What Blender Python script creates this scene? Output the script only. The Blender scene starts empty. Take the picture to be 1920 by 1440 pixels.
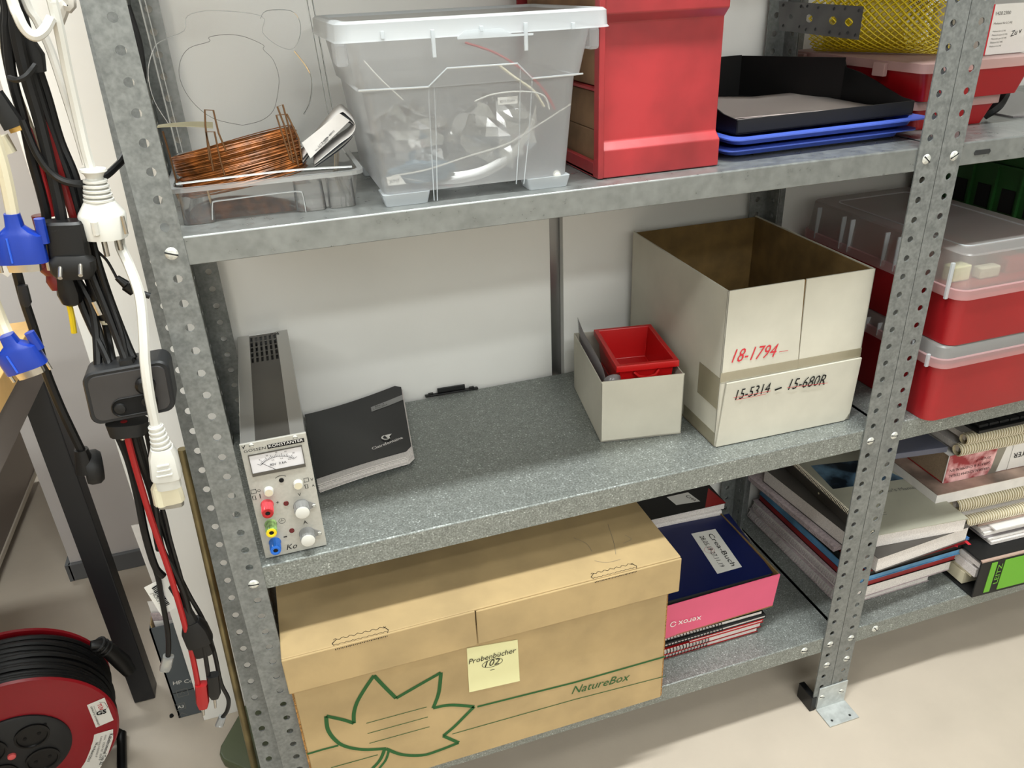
import bpy, bmesh, math, random
from math import sin, cos, pi, radians, sqrt
from mathutils import Vector as V, Matrix

random.seed(7)
sc = bpy.context.scene
COL = sc.collection

# ------------------------------------------------------------------ camera
FPX = 1472.30456
YAW, PIT, ROL = -2.91454220e-01, 1.09345198e+00, -4.52110924e-02
CAM = V((9.36891661e-02, -7.73616515e-01, 1.01570977e+00))
RM = Matrix.Rotation(YAW, 3, 'Z') @ Matrix.Rotation(PIT, 3, 'X') @ Matrix.Rotation(ROL, 3, 'Z')
cd = bpy.data.cameras.new('camera'); co = bpy.data.objects.new('camera', cd); COL.objects.link(co)
cd.sensor_width = 36.0; cd.lens = 36.0 * FPX / 1920.0; cd.clip_start = 0.02; cd.clip_end = 50
co.matrix_world = Matrix.Translation(CAM) @ RM.to_4x4()
sc.camera = co

# ------------------------------------------------------------------ light
w = bpy.data.worlds.new('world'); sc.world = w; w.use_nodes = True
w.node_tree.nodes['Background'].inputs[0].default_value = (1.0, 0.985, 0.965, 1)
w.node_tree.nodes['Background'].inputs[1].default_value = 0.30
def area(name, loc, sx, sy, power, col=(0.965, 1.0, 0.985)):
    l = bpy.data.lights.new(name, 'AREA'); l.shape = 'RECTANGLE'; l.size = sx; l.size_y = sy
    l.energy = power; l.color = col
    o = bpy.data.objects.new(name, l); COL.objects.link(o); o.location = loc
    return o
area('ceiling_tube_and_fill', (0.45, -0.36, 2.45), 1.5, 0.13, 24)
area('ceiling_tube_and_fill', (0.55, -1.95, 2.45), 1.5, 0.13, 6)
area('ceiling_tube_and_fill', (0.3, -2.72, 2.40), 3.0, 0.3, 18)  # added fill lamp: brightens the front wall for bounce into the shelves
area('ceiling_tube_and_fill', (-1.6, -1.2, 2.45), 1.5, 0.3, 10)
area('ceiling_tube_and_fill', (-1.6, 1.9, 2.45), 1.5, 0.3, 16)
sc.view_settings.view_transform = 'Standard'
sc.view_settings.look = 'None'
sc.view_settings.gamma = 1
sc.view_settings.use_curve_mapping = False
sc.view_settings.exposure = 1.42

FL = -0.155      # floor height
ZT, ZM, ZB = 0.814, 0.42, 0.017   # shelf tops

# ------------------------------------------------------------------ helpers
def ray(u, v): return RM @ V(((u - 960) / FPX, -(v - 720) / FPX, -1))
def on(ax, val, u, v):
    d = ray(u, v); t = (val - CAM[ax]) / d[ax]; return CAM + d * t
def PX(x, u, v): return on(0, x, u, v)
def PY(y, u, v): return on(1, y, u, v)
def PZ(z, u, v): return on(2, z, u, v)
def PL(o, n, u, v):
    d = ray(u, v); return CAM + d * ((o - CAM).dot(n) / d.dot(n))

def lin(c):
    c = c / 255.0
    return c / 12.92 if c <= 0.04045 else ((c + 0.055) / 1.055) ** 2.4
def rgb(c): return (lin(c[0]), lin(c[1]), lin(c[2]), 1)

MATS = {}
def mat(name, c, rough=0.6, metal=0.0, noise=None, bump=None, spec=0.5, coat=0.0, c2=None, trans=0, ior=1.45):
    m = bpy.data.materials.new(name); m.use_nodes = True
    nt = m.node_tree; b = nt.nodes['Principled BSDF']
    b.inputs['Base Color'].default_value = rgb(c); b.inputs['Roughness'].default_value = rough
    b.inputs['Metallic'].default_value = metal; b.inputs['Specular IOR Level'].default_value = spec
    b.inputs['Coat Weight'].default_value = coat
    tc = None
    if noise or bump:
        tc = nt.nodes.new('ShaderNodeTexCoord')
    if noise:
        n = nt.nodes.new('ShaderNodeTexNoise'); n.inputs['Scale'].default_value = noise[0]
        n.inputs['Detail'].default_value = 5; nt.links.new(tc.outputs['Object'], n.inputs['Vector'])
        r = nt.nodes.new('ShaderNodeValToRGB')
        lo, hi = noise[2] if len(noise) > 2 else (0.35, 0.65)
        r.color_ramp.elements[0].position = lo; r.color_ramp.elements[1].position = hi
        a = noise[1]
        r.color_ramp.elements[0].color = rgb([x * (1 - a) for x in c])
        r.color_ramp.elements[1].color = rgb(c2 if c2 else [min(255, x * (1 + a)) for x in c])
        nt.links.new(n.outputs['Fac'], r.inputs['Fac']); nt.links.new(r.outputs['Color'], b.inputs['Base Color'])
    if bump:
        n = nt.nodes.new('ShaderNodeTexNoise'); n.inputs['Scale'].default_value = bump[0]
        n.inputs['Detail'].default_value = 3; nt.links.new(tc.outputs['Object'], n.inputs['Vector'])
        bp = nt.nodes.new('ShaderNodeBump'); bp.inputs['Strength'].default_value = bump[1]
        bp.inputs['Distance'].default_value = 0.002
        nt.links.new(n.outputs['Fac'], bp.inputs['Height']); nt.links.new(bp.outputs['Normal'], b.inputs['Normal'])
    MATS[name] = m
    return m

def zinc(name, dark, light, scale, speck=None, rough=0.42, metal=0.75, mixf=0.5, lo=0.36, hi=0.64):
    m = mat(name, dark, rough, metal)
    nt = m.node_tree; b = nt.nodes['Principled BSDF']
    tc = nt.nodes.new('ShaderNodeTexCoord')
    big = nt.nodes.new('ShaderNodeTexNoise'); big.inputs['Scale'].default_value = scale * 0.35; big.inputs['Detail'].default_value = 4
    no = nt.nodes.new('ShaderNodeTexNoise'); no.inputs['Scale'].default_value = scale; no.inputs['Detail'].default_value = 3
    nt.links.new(tc.outputs['Object'], big.inputs['Vector']); nt.links.new(tc.outputs['Object'], no.inputs['Vector'])
    mx = nt.nodes.new('ShaderNodeMix'); mx.inputs['Factor'].default_value = mixf
    nt.links.new(big.outputs['Fac'], mx.inputs['A']); nt.links.new(no.outputs['Fac'], mx.inputs['B'])
    r = nt.nodes.new('ShaderNodeValToRGB')
    r.color_ramp.elements[0].position = lo; r.color_ramp.elements[1].position = hi
    r.color_ramp.elements[0].color = rgb(dark); r.color_ramp.elements[1].color = rgb(light)
    if speck:
        e = r.color_ramp.elements.new(min(.99, hi + 0.05)); e.color = rgb(speck)
    nt.links.new(mx.outputs['Result'], r.inputs['Fac']); nt.links.new(r.outputs['Color'], b.inputs['Base Color'])
    mr = nt.nodes.new('ShaderNodeMapRange'); mr.inputs['From Min'].default_value = .3; mr.inputs['From Max'].default_value = .7
    mr.inputs['To Min'].default_value = rough - 0.08; mr.inputs['To Max'].default_value = rough + 0.1
    nt.links.new(no.outputs['Fac'], mr.inputs['Value']); nt.links.new(mr.outputs['Result'], b.inputs['Roughness'])
    return m

def frosted(name, c, alpha, rough=0.3, translucent=0.5, tint=None, gloss=0.5):
    """thin plastic: part of the light goes straight through, the rest is scattered or mirrored"""
    m = bpy.data.materials.new(name); m.use_nodes = True; nt = m.node_tree
    for n in list(nt.nodes):
        if n.type != 'OUTPUT_MATERIAL': nt.nodes.remove(n)
    out = [n for n in nt.nodes if n.type == 'OUTPUT_MATERIAL'][0]
    tr = nt.nodes.new('ShaderNodeBsdfTransparent'); tr.inputs[0].default_value = rgb(tint or (250, 250, 250))
    df = nt.nodes.new('ShaderNodeBsdfDiffuse'); df.inputs[0].default_value = rgb(c)
    tl = nt.nodes.new('ShaderNodeBsdfTranslucent'); tl.inputs[0].default_value = rgb(c)
    gl = nt.nodes.new('ShaderNodeBsdfGlossy'); gl.inputs['Roughness'].default_value = rough
    m1 = nt.nodes.new('ShaderNodeMixShader'); m1.inputs[0].default_value = translucent
    nt.links.new(df.outputs[0], m1.inputs[1]); nt.links.new(tl.outputs[0], m1.inputs[2])
    m2 = nt.nodes.new('ShaderNodeMixShader'); m2.inputs[0].default_value = alpha
    nt.links.new(tr.outputs[0], m2.inputs[1]); nt.links.new(m1.outputs[0], m2.inputs[2])
    fr = nt.nodes.new('ShaderNodeLayerWeight'); fr.inputs[0].default_value = 0.35
    mul = nt.nodes.new('ShaderNodeMath'); mul.operation = 'MULTIPLY'; mul.inputs[1].default_value = gloss
    nt.links.new(fr.outputs['Fresnel'], mul.inputs[0])
    m3 = nt.nodes.new('ShaderNodeMixShader'); nt.links.new(mul.outputs[0], m3.inputs[0])
    nt.links.new(m2.outputs[0], m3.inputs[1]); nt.links.new(gl.outputs[0], m3.inputs[2])
    nt.links.new(m3.outputs[0], out.inputs[0])
    MATS[name] = m
    return m

WORLD = {}
def wl(o): return WORLD.get(o.name, V((0, 0, 0))) if o else V((0, 0, 0))
def props(o, label=None, cat=None, group=None, kind=None):
    if label: o['label'] = label
    if cat: o['category'] = cat
    if group: o['group'] = group
    if kind: o['kind'] = kind
    return o
def thing(name, label, cat, loc, group=None):
    o = bpy.data.objects.new(name, None); COL.objects.link(o); o.location = V(loc); o.empty_display_size = 0.02
    WORLD[o.name] = V(loc)
    return props(o, label, cat, group)
def place(name, me, loc, parent=None):
    o = bpy.data.objects.new(name, me); COL.objects.link(o)
    o.parent = parent; o.location = V(loc) - wl(parent); WORLD[o.name] = V(loc)
    return o

class MB:
    def __init__(s): s.v = []; s.f = []; s.m = []; s.c = 0
    def mi(s, i): s.c = i; return s
    def add(s, vs, fs):
        b = len(s.v); s.v += [V(p) for p in vs]
        for f in fs: s.f.append([b + i for i in f]); s.m.append(s.c)
        return s
    def pp(s, o, a, b, c):
        o, a, b, c = V(o), V(a), V(b), V(c)
        vs = [o, o + a, o + a + b, o + b, o + c, o + a + c, o + a + b + c, o + b + c]
        fs = [(0, 3, 2, 1), (4, 5, 6, 7), (0, 1, 5, 4), (1, 2, 6, 5), (2, 3, 7, 6), (3, 0, 4, 7)]
        if a.cross(b).dot(c) < 0: fs = [f[::-1] for f in fs]
        return s.add(vs, fs)
    def box(s, x0, x1, y0, y1, z0, z1): return s.pp((x0, y0, z0), (x1 - x0, 0, 0), (0, y1 - y0, 0), (0, 0, z1 - z0))
    def prism(s, pts, vec):
        n = len(pts); vec = V(vec); a = [V(p) for p in pts]; nn = V((0, 0, 0))
        for i in range(n): nn += a[i].cross(a[(i + 1) % n])
        fl = nn.dot(vec) < 0
        vs = a + [p + vec for p in a]
        fs = [tuple(range(n))[::-1], tuple(range(n, 2 * n))] + [(i, (i + 1) % n, n + (i + 1) % n, n + i) for i in range(n)]
        if fl: fs = [f[::-1] for f in fs]
        return s.add(vs, fs)
    def loft(s, rings, cap0=True, cap1=True, closed=True):
        n = len(rings[0]); vs = [p for r in rings for p in r]; fs = []
        for k in range(len(rings) - 1):
            for i in range(n if closed else n - 1):
                j = (i + 1) % n; fs.append((k * n + i, k * n + j, (k + 1) * n + j, (k + 1) * n + i))
        if cap0: fs.append(tuple(range(n))[::-1])
        if cap1: fs.append(tuple(range((len(rings) - 1) * n, len(rings) * n)))
        return s.add(vs, fs)
    def tube(s, pts, r, n=8, closed=False, flat=1.0):
        pts = [V(p) for p in pts]; N = len(pts); rings = []
        up = None
        for i, p in enumerate(pts):
            a = pts[i - 1] if (i or closed) else p; b = pts[(i + 1) % N] if (i < N - 1 or closed) else p
            t = (b - a).normalized()
            if up is None: up = V((0, 0, 1)) if abs(t.z) < 0.9 else V((0, 1, 0))
            sd = t.cross(up).normalized(); up = sd.cross(t).normalized()
            rr = r[i] if isinstance(r, (list, tuple)) else r
            rings.append([p + sd * rr * cos(2 * pi * k / n) + up * rr * flat * sin(2 * pi * k / n) for k in range(n)])
        if closed:
            vs = [q for rg in rings for q in rg]; fs = []
            for k in range(N):
                for i in range(n):
                    j = (i + 1) % n; k2 = (k + 1) % N; fs.append((k * n + i, k * n + j, k2 * n + j, k2 * n + i))
            return s.add(vs, fs)
        return s.loft(rings)
    def lathe(s, prof, o, axis, n=20, cap0=True, cap1=True):
        o = V(o); ax = V(axis).normalized(); e = ax.orthogonal().normalized(); g = ax.cross(e)
        return s.loft([[o + ax * h + (e * cos(2 * pi * k / n) + g * sin(2 * pi * k / n)) * r for k in range(n)] for r, h in prof], cap0, cap1)
    def ribbon(s, pts, nrm, wd, closed=False):
        pts = [V(p) for p in pts]; N = len(pts); L = []; nrm = V(nrm).normalized()
        for i, p in enumerate(pts):
            a = pts[i - 1] if (i or closed) else p; b = pts[(i + 1) % N] if (i < N - 1 or closed) else p
            t = (b - a).normalized(); sd = nrm.cross(t).normalized()
            k = 1.0
            if (0 < i < N - 1) or closed:
                t1 = (p - a).normalized(); c = max(0.35, t1.dot(t)); k = 1 / c
            L += [p + sd * wd / 2 * k, p - sd * wd / 2 * k]
        M = N if closed else N - 1
        return s.add(L, [(2 * i, 2 * i + 1, 2 * ((i + 1) % N) + 1, 2 * ((i + 1) % N)) for i in range(M)])
    def quad(s, a, b, c, d): return s.add([a, b, c, d], [(0, 1, 2, 3)])
    def poly(s, pts): return s.add(pts, [tuple(range(len(pts)))])
    def build(s, name, mats, parent=None, smooth=False, bevel=0, seg=2, fixn=False, solid=0):
        if not isinstance(mats, (list, tuple)): mats = [mats]
        c = V([(min(p[i] for p in s.v) + max(p[i] for p in s.v)) / 2 for i in range(3)])
        me = bpy.data.meshes.new(name); me.from_pydata([tuple(p - c) for p in s.v], [], s.f)
        for m in mats: me.materials.append(m)
        for p, i in zip(me.polygons, s.m): p.material_index = i; p.use_smooth = bool(smooth)
        if fixn:
            bm = bmesh.new(); bm.from_mesh(me); bmesh.ops.recalc_face_normals(bm, faces=bm.faces); bm.to_mesh(me); bm.free()
        if smooth and smooth is not True: me.set_sharp_from_angle(angle=radians(smooth))
        elif smooth: me.set_sharp_from_angle(angle=radians(42))
        o = place(name, me, c, parent)
        if solid:
            md = o.modifiers.new('solid', 'SOLIDIFY'); md.thickness = solid; md.offset = 0
        if bevel:
            md = o.modifiers.new('bevel', 'BEVEL'); md.width = bevel; md.segments = seg; md.limit_method = 'ANGLE'
            md.angle_limit = radians(40)
        return o

def spline(pts, k=6, closed=False):
    P = [V(p) for p in pts]; n = len(P); out = []
    for i in range(n if closed else n - 1):
        if closed: p0, p1, p2, p3 = P[i - 1], P[i], P[(i + 1) % n], P[(i + 2) % n]
        else: p0, p1, p2, p3 = P[max(0, i - 1)], P[i], P[i + 1], P[min(n - 1, i + 2)]
        for j in range(k):
            t = j / k
            out.append(0.5 * ((2 * p1) + (p2 - p0) * t + (2 * p0 - 5 * p1 + 4 * p2 - p3) * t * t + (3 * p1 - p0 - 3 * p2 + p3) * t ** 3))
    if not closed: out.append(P[-1])
    return out

TXT = {}
def txt(s, A, B, nrm, m, parent, hscale=1.0, shear=0.0, off=0.0004, name='lettering', bold=0.0, arc=0):
    """lettering laid on a surface, baseline from A to B, facing nrm"""
    A, B, nrm = V(A), V(B), V(nrm).normalized()
    key = (s, shear, bold)
    if key not in TXT:
        cu = bpy.data.curves.new('t', 'FONT'); cu.body = s; cu.size = 1; cu.shear = shear; cu.offset = bold; cu.resolution_u = 2
        ob = bpy.data.objects.new('t', cu); me = bpy.data.meshes.new_from_object(ob)
        vs = [v.co.copy() for v in me.vertices]; fs = [tuple(p.vertices) for p in me.polygons]
        bpy.data.objects.remove(ob); bpy.data.meshes.remove(me); TXT[key] = (vs, fs)
    vs, fs = TXT[key]
    x0 = min(v.x for v in vs); x1 = max(v.x for v in vs)
    k = (B - A).length / (x1 - x0); ex = (B - A).normalized(); ey = nrm.cross(ex).normalized()
    mb = MB(); mb.add([A + ex * (v.x - x0) * k + ey * v.y * k * hscale + nrm * off for v in vs], fs)
    return mb.build(name, m, parent)

# ------------------------------------------------------------------ materials
Z_post = zinc('galvanised_post', (110, 113, 112), (138, 141, 139), 260, rough=0.45, metal=0.4)
Z_shelf = zinc('galvanised_shelf', (112, 116, 112), (152, 157, 153), 420, speck=(222, 228, 226), rough=0.36, metal=0.4, mixf=.75, lo=.4, hi=.62)
Z_top = zinc('galvanised_top_shelf', (128, 131, 129), (146, 149, 147), 90, rough=0.34, metal=0.55)
Z_screw = mat('screw_zinc', (214, 215, 208), 0.35, 0.35, noise=(300, .1))
Z_dark = mat('slot_dark', (35, 36, 36), 0.8)
M_white = mat('white_board', (236, 235, 231), 0.45, spec=0.35, noise=(3, .015))
M_wall = mat('painted_wall', (214, 209, 206), 0.8, noise=(2, .02))
M_room = mat('room_paint', (176, 174, 168), 0.8)
M_skirt = mat('grey_skirting', (104, 106, 108), 0.6)
M_stud = mat('steel_stud', (150, 150, 150), 0.3, 0.9)
M_card_w = mat('white_carton', (190, 186, 172), 0.75, noise=(8, .04), bump=(60, .15))
M_card_b = mat('brown_board', (122, 96, 54), 0.85, noise=(30, .08))
M_kraft = mat('kraft_board', (172, 148, 106), 0.8, noise=(14, .045), bump=(90, .12))
M_kraft_e = mat('kraft_edge', (150, 110, 60), 0.9, noise=(500, .3))
M_tape = frosted('parcel_tape', (196, 186, 156), 0.38, 0.25, 0.2, gloss=0.6)
M_ink = mat('black_ink', (10, 10, 11), 0.7, spec=.3)
M_redink = mat('red_ink', (196, 40, 52), 0.6)
M_green = mat('green_print', (28, 84, 34), 0.7)
M_gink = mat('grey_print', (105, 104, 100), 0.7)
M_winkl = mat('white_print', (225, 222, 218), 0.5)
M_red = mat('red_plastic', (150, 26, 31), 0.32, noise=(6, .05))
M_redt = mat('bright_red_plastic', (192, 20, 22), 0.3)
M_redbin = mat('red_bin_plastic', (150, 44, 48), 0.34, noise=(9, .14), bump=(14, .5))
M_redd = mat('dark_red_plastic', (150, 14, 20), 0.35)
M_frost = frosted('frosted_plastic', (240, 243, 246), 0.36, 0.28, 0.55)
M_frost2 = frosted('frosted_rim', (232, 238, 242), 0.62, 0.28, 0.45)
M_lidf = frosted('frosted_lid', (218, 218, 214), 0.48, 0.3, 0.5)
M_lidr = frosted('frosted_lid_rim', (246, 205, 205), 0.6, 0.3, 0.5)
M_clear = frosted('clear_plastic', (235, 238, 238), 0.06, 0.08, 0.5, gloss=0.9)
M_clear_e = frosted('clear_plastic_edge', (240, 243, 243), 0.42, 0.12, 0.4, gloss=1.0)
M_bag = frosted('plastic_bag', (226, 224, 214), 0.38, 0.18, 0.5, gloss=1.0)
M_black = mat('black_plastic', (12, 12, 13), 0.42, spec=.4)
M_blackc = mat('black_cable', (10, 10, 11), 0.45, spec=.4)
M_blackm = mat('black_matt', (20, 20, 20), 0.55, noise=(12, .06), spec=.4)
M_grip = mat('dark_grey_plastic', (31, 32, 34), 0.5, spec=.4)
M_whitep = mat('white_plastic', (208, 207, 200), 0.35)
M_cream = mat('cream_plastic', (206, 198, 172), 0.45)
M_blue = mat('blue_plastic', (18, 52, 150), 0.3)
M_bluet = mat('blue_tray_plastic', (74, 98, 190), 0.32)
M_redc = mat('red_cable', (160, 20, 24), 0.4)
M_maroon = mat('maroon_plastic', (110, 18, 20), 0.3)
M_yellow = mat('yellow_plastic', (232, 200, 22), 0.4)
M_ymesh = mat('yellow_mesh_plastic', (214, 190, 20), 0.5)
M_metal = mat('nickel_pins', (190, 186, 178), 0.22, 0.9)
M_gold = mat('gold_contact', (200, 160, 90), 0.3, 0.8)
M_paper = mat('paper', (226, 222, 218), 0.8, noise=(50, .02))
M_pages = mat('page_block', (214, 208, 204), 0.85, noise=(600, .06))
M_lilac = mat('lilac_grey_pages', (176, 162, 164), 0.85, noise=(200, .08))
M_wood = mat('oak_desktop', (222, 178, 110), 0.5, noise=(9, .1))
M_dsteel = mat('anthracite_steel', (38, 39, 42), 0.4, 0.2)
M_gsteel = mat('taupe_steel', (122, 112, 106), 0.45, 0.2)
M_floor = mat('worn_floor', (190, 178, 162), 0.55, noise=(11, .025, (.25, .75)), bump=(160, .06))
M_copper = mat('enamelled_wire', (140, 84, 38), 0.45, 0.0, noise=(80, .25))
M_clip = mat('bronze_clip', (116, 84, 56), 0.35, 0.7)
M_brass = mat('dull_brass_rod', (138, 126, 92), 0.35, 0.7, noise=(18, .15))
M_olive = mat('olive_enamel', (84, 92, 66), 0.45)
M_reelr = mat('reel_red', (140, 16, 28), 0.34)
M_alu = mat('brushed_aluminium', (196, 196, 194), 0.32, 0.85)
M_aluf = mat('front_panel_grey', (176, 174, 166), 0.4, 0.15, noise=(300, .02))
M_darkst = mat('dark_steel_cover', (98, 96, 92), 0.34, 0.8, noise=(4, .12))
M_knob = mat('knob_grey', (130, 130, 128), 0.4)
M_navy = mat('navy_cover', (10, 22, 74), 0.3)
M_pink = mat('pink_carton', (212, 88, 120), 0.55, noise=(9, .02))
M_greencrate = mat('dark_green_plastic', (18, 66, 20), 0.5)
M_comb = mat('comb_ivory', (196, 184, 152), 0.4)
M_combr = mat('comb_ring_light', (226, 218, 196), 0.4)
M_greyc = mat('grey_cover', (160, 158, 142), 0.6)
M_picblue = mat('printed_blue_picture', (30, 62, 96), 0.35, noise=(18, .7, (.45, .75)), c2=(110, 150, 180))
M_starry = mat('grey_printed_cover', (70, 66, 62), 0.5)
M_lime = mat('lime_label', (104, 170, 44), 0.6)
M_catred = mat('catalogue_red_print', (204, 50, 62), 0.4, noise=(30, .3, (.42, .62)), c2=(238, 190, 190))
M_photo = mat('magazine_print', (150, 128, 116), 0.35, noise=(9, .35))
M_skyblue = mat('sky_blue_spine', (88, 138, 176), 0.5, noise=(20, .15))
M_wine = mat('wine_red_spine', (134, 30, 34), 0.5, noise=(20, .1))
M_bluecov = mat('blue_magazine_cover', (66, 116, 172), 0.45, noise=(14, .15))
M_greyd = mat('hp_box_grey', (78, 84, 88), 0.7)
M_postit = mat('pale_yellow_note', (226, 222, 170), 0.8)
M_meter = mat('meter_face', (214, 212, 214), 0.5)
M_film = frosted('film_sleeve', (222, 214, 216), 0.45, 0.1, 0.5, gloss=1.0)
M_led = mat('led_dark_red', (96, 8, 16), 0.2)
M_stamp = mat('pale_red_stamp', (214, 168, 164), 0.7)
M_smoke = mat('steel_inner', (160, 158, 150), 0.35, 0.7)
M_tag = mat('label_white', (224, 222, 216), 0.6)
M_brownbox = mat('brown_small_carton', (128, 98, 70), 0.8, noise=(20, .1))

exec_order = []
# ------------------------------------------------------------------ setting
o = MB().box(-4, 4, -3, 4.5, FL - 0.05, FL).build('floor', M_floor); o['kind'] = 'structure'
o = MB().box(-0.47, 3.2, 0.86, 1.0, FL, 2.6).build('wall_back', M_wall); o['kind'] = 'structure'
o = MB().box(-0.475, 3.2, 0.85, 0.86, FL, FL + 0.045).build('baseboard_back', M_skirt, bevel=.002); o['kind'] = 'structure'
o = MB().box(-0.48, -0.47, 0.85, 1.0, FL, FL + 0.045).build('baseboard_left', M_skirt); o['kind'] = 'structure'
o = MB().box(-4, 4, 4.0, 4.1, FL, 2.6).build('wall_far', M_wall); o['kind'] = 'structure'
o = MB().box(-4, 4, -3.1, -3.0, FL, 2.6).build('wall_front', M_white); o['kind'] = 'structure'
o = MB().box(-4.1, -4, -3, 4.1, FL, 2.6).build('wall_left', M_room); o['kind'] = 'structure'
o = MB().box(3.2, 3.3, -3, 4.1, FL, 2.6).build('wall_right', M_room); o['kind'] = 'structure'
o = MB().box(-4, 4, -3, 4.1, 2.55, 2.6).build('ceiling', M_room); o['kind'] = 'structure'

props(MB().box(-0.18, 0.5015, 0.346, 0.362, FL, 1.75).build('backing_board', M_white, bevel=.001),
      'tall white board behind the left bay, its left edge beside the hanging cables', 'board')
props(MB().box(0.5235, 2.3, 0.346, 0.362, FL, 1.75).build('backing_board', M_white, bevel=.001),
      'white board to the right of the narrow grey strip, behind the open carton', 'board')
st = MB(); st.box(0.480, 0.545, 0.3625, 0.3645, FL, 1.75); st.box(0.480, 0.482, 0.3645, 0.40, FL, 1.75); st.box(0.543, 0.545, 0.3645, 0.40, FL, 1.75)
props(st.build('steel_stud', M_stud), 'narrow grey metal strip showing in the gap between the white boards', 'strip')

# ------------------------------------------------------------------ shelving
PITCH = 0.025
def flange(mb, o, e, f, n, th, wd, hx, z0, z1):
    """perforated strip: o corner at height 0, e width direction, f up, n outward normal"""
    o, e, n = V(o), V(e), V(n); up = V((0, 0, 1)); R = 0.0043; K = 12
    k0 = math.ceil((z0 - 0.8) / PITCH); k1 = math.floor((z1 - 0.8) / PITCH)
    for k in range(k0, k1 + 1):
        zc = 0.8 + k * PITCH; a0 = max(z0, zc - PITCH / 2); a1 = min(z1, zc + PITCH / 2)
        if k == k0: a0 = z0
        if k == k1: a1 = z1
        ring, out = [], []
        cor = [(0, a0), (wd, a0), (wd, a1), (0, a1)]
        angs = [2 * pi * j / K for j in range(K)]
        for a in angs:
            dx, dz = cos(a), sin(a)
            tx = ((wd - hx) / dx if dx > 1e-9 else (-hx / dx if dx < -1e-9 else 1e9))
            tz = ((a1 - zc) / dz if dz > 1e-9 else ((a0 - zc) / dz if dz < -1e-9 else 1e9))
            t = min(tx, tz); ring.append((hx + R * dx, zc + R * dz)); out.append([hx + t * dx, zc + t * dz])
        for cx, cz in cor:
            j = min(range(K), key=lambda q: (out[q][0] - cx) ** 2 + (out[q][1] - cz) ** 2); out[j] = [cx, cz]
        P = lambda q, d: o + e * q[0] + up * q[1] - n * d
        vs = [P(q, 0) for q in ring] + [P(q, 0) for q in out] + [P(q, th) for q in ring] + [P(q, th) for q in out]
        fs = []
        for j in range(K):
            i2 = (j + 1) % K
            fs += [(j, K + j, K + i2, i2), (2 * K + j, 2 * K + i2, 3 * K + i2, 3 * K + j), (j, i2, 2 * K + i2, 2 * K + j)]
            if abs(out[j][0] - out[i2][0]) < 1e-7: fs.append((K + j, 3 * K + j, 3 * K + i2, K + i2))
        if e.cross(up).dot(n) < 0: fs = [q[::-1] for q in fs]
        mb.add(vs, fs)

def upright(xc, sx, yf, sy, z0, z1, parent, m=Z_post, name='upright'):
    """xc corner, sx: flange direction in x, yf: face, sy: side flange direction in y"""
    mb = MB()
    flange(mb, (xc, yf, 0), (sx, 0, 0), None, (0, -sy, 0), .0018, .0325, .0195, z0, z1)
    flange(mb, (xc, yf + sy * .0018, 0), (0, sy, 0), None, (-sx, 0, 0), .0018, .031, .0177, z0, z1)
    return mb.build(name, m, parent)

sm = MB()
sm.lathe([(.0068, 0), (.0068, -.0008), (.0055, -.0026), (.003, -.0034)], (0, 0, 0), (0, 1, 0), 18)
sm.mi(1).box(-.0060, .0060, -.0036, -.0026, -.0007, .0007)
so = sm.build('screw', [Z_screw, Z_dark], smooth=True); SCREW = so.data
bpy.data.objects.remove(so)
def screw(x, y, z, parent, rot=0.3, s=1.0):
    o = place('screw', SCREW, (x, y, z), parent); o.rotation_euler = (0, rot, 0); o.scale = (s, s, s)

def shelf(x0, x1, zt, lip, m, parent):
    mb = MB(); y0, y1 = .0004, .334
    zb = zt - lip
    prof = [(y0, zb), (y0 + .012, zb), (y0 + .012, zb + .0012), (y0 + .0012, zb + .0012), (y0 + .0012, zt - .0014), (y1 - .0012, zt - .0014),
            (y1 - .0012, zb), (y1, zb), (y1, zt), (y0 + .0012, zt), (y0, zt - .0012)]
    mb.prism([(x0, y, z) for y, z in prof], (x1 - x0, 0, 0))
    return mb.build('shelf', m, parent, bevel=.0006, seg=1)

ZTOP = 1.3
bay = thing('shelving_bay', 'left bay of bolted galvanised shelving holding the power supply and cardboard box', 'shelving', (0.43, 0.17, FL))
upright(-.0195, 1, -.0018, 1, FL + .004, ZTOP, bay)
upright(.8812, -1, -.0018, 1, FL + .004, ZTOP, bay)
upright(-.0195, 1, .3345, -1, FL + .004, ZTOP, bay)
upright(.8812, -1, .3345, -1, FL + .004, ZTOP, bay)
for zt, lip, m in ((ZT, .028, Z_top), (ZM, .033, Z_shelf), (ZB, .033, Z_shelf), (1.214, .028, Z_top)):
    shelf(-.0172, .8790, zt, lip, m, bay)
for z in (.8, .4, 0.0):
    screw(0, -.0018, z, bay, .35 if z > .5 else .1); screw(.862, -.0018, z, bay, .7 if z > .5 else 0)
bay2 = thing('shelving_bay', 'right bay of bolted galvanised shelving holding the stacked red boxes and manuals', 'shelving', (1.33, 0.17, FL))
upright(.8822, 1, -.0018, 1, FL + .004, ZTOP, bay2)
upright(.8822, 1, .3345, -1, FL + .004, ZTOP, bay2)
upright(1.783, -1, -.0018, 1, FL + .004, ZTOP, bay2)
upright(1.783, -1, .3345, -1, FL + .004, ZTOP, bay2)
for zt, lip, m in ((ZT, .028, Z_top), (ZM, .033, Z_shelf), (ZB, .033, Z_shelf), (1.214, .028, Z_top)):
    shelf(.8845, 1.781, zt, lip, m, bay2)
for z in (.8, .4, 0.0): screw(.9035, -.0018, z, bay2, -.5 if z > .5 else .2)
p = PY(0, 1508, 1220); screw(p.x, 0, p.z, bay, .2)
p = PY(0, 1641, 1179); screw(p.x, 0, p.z, bay2, .9)
p = PY(-.0018, 1550, 1247); screw(p.x, -.0018, p.z, bay, .2)
p = PY(-.0018, 1587, 1235); screw(p.x, -.0018, p.z, bay2, .4)
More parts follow.
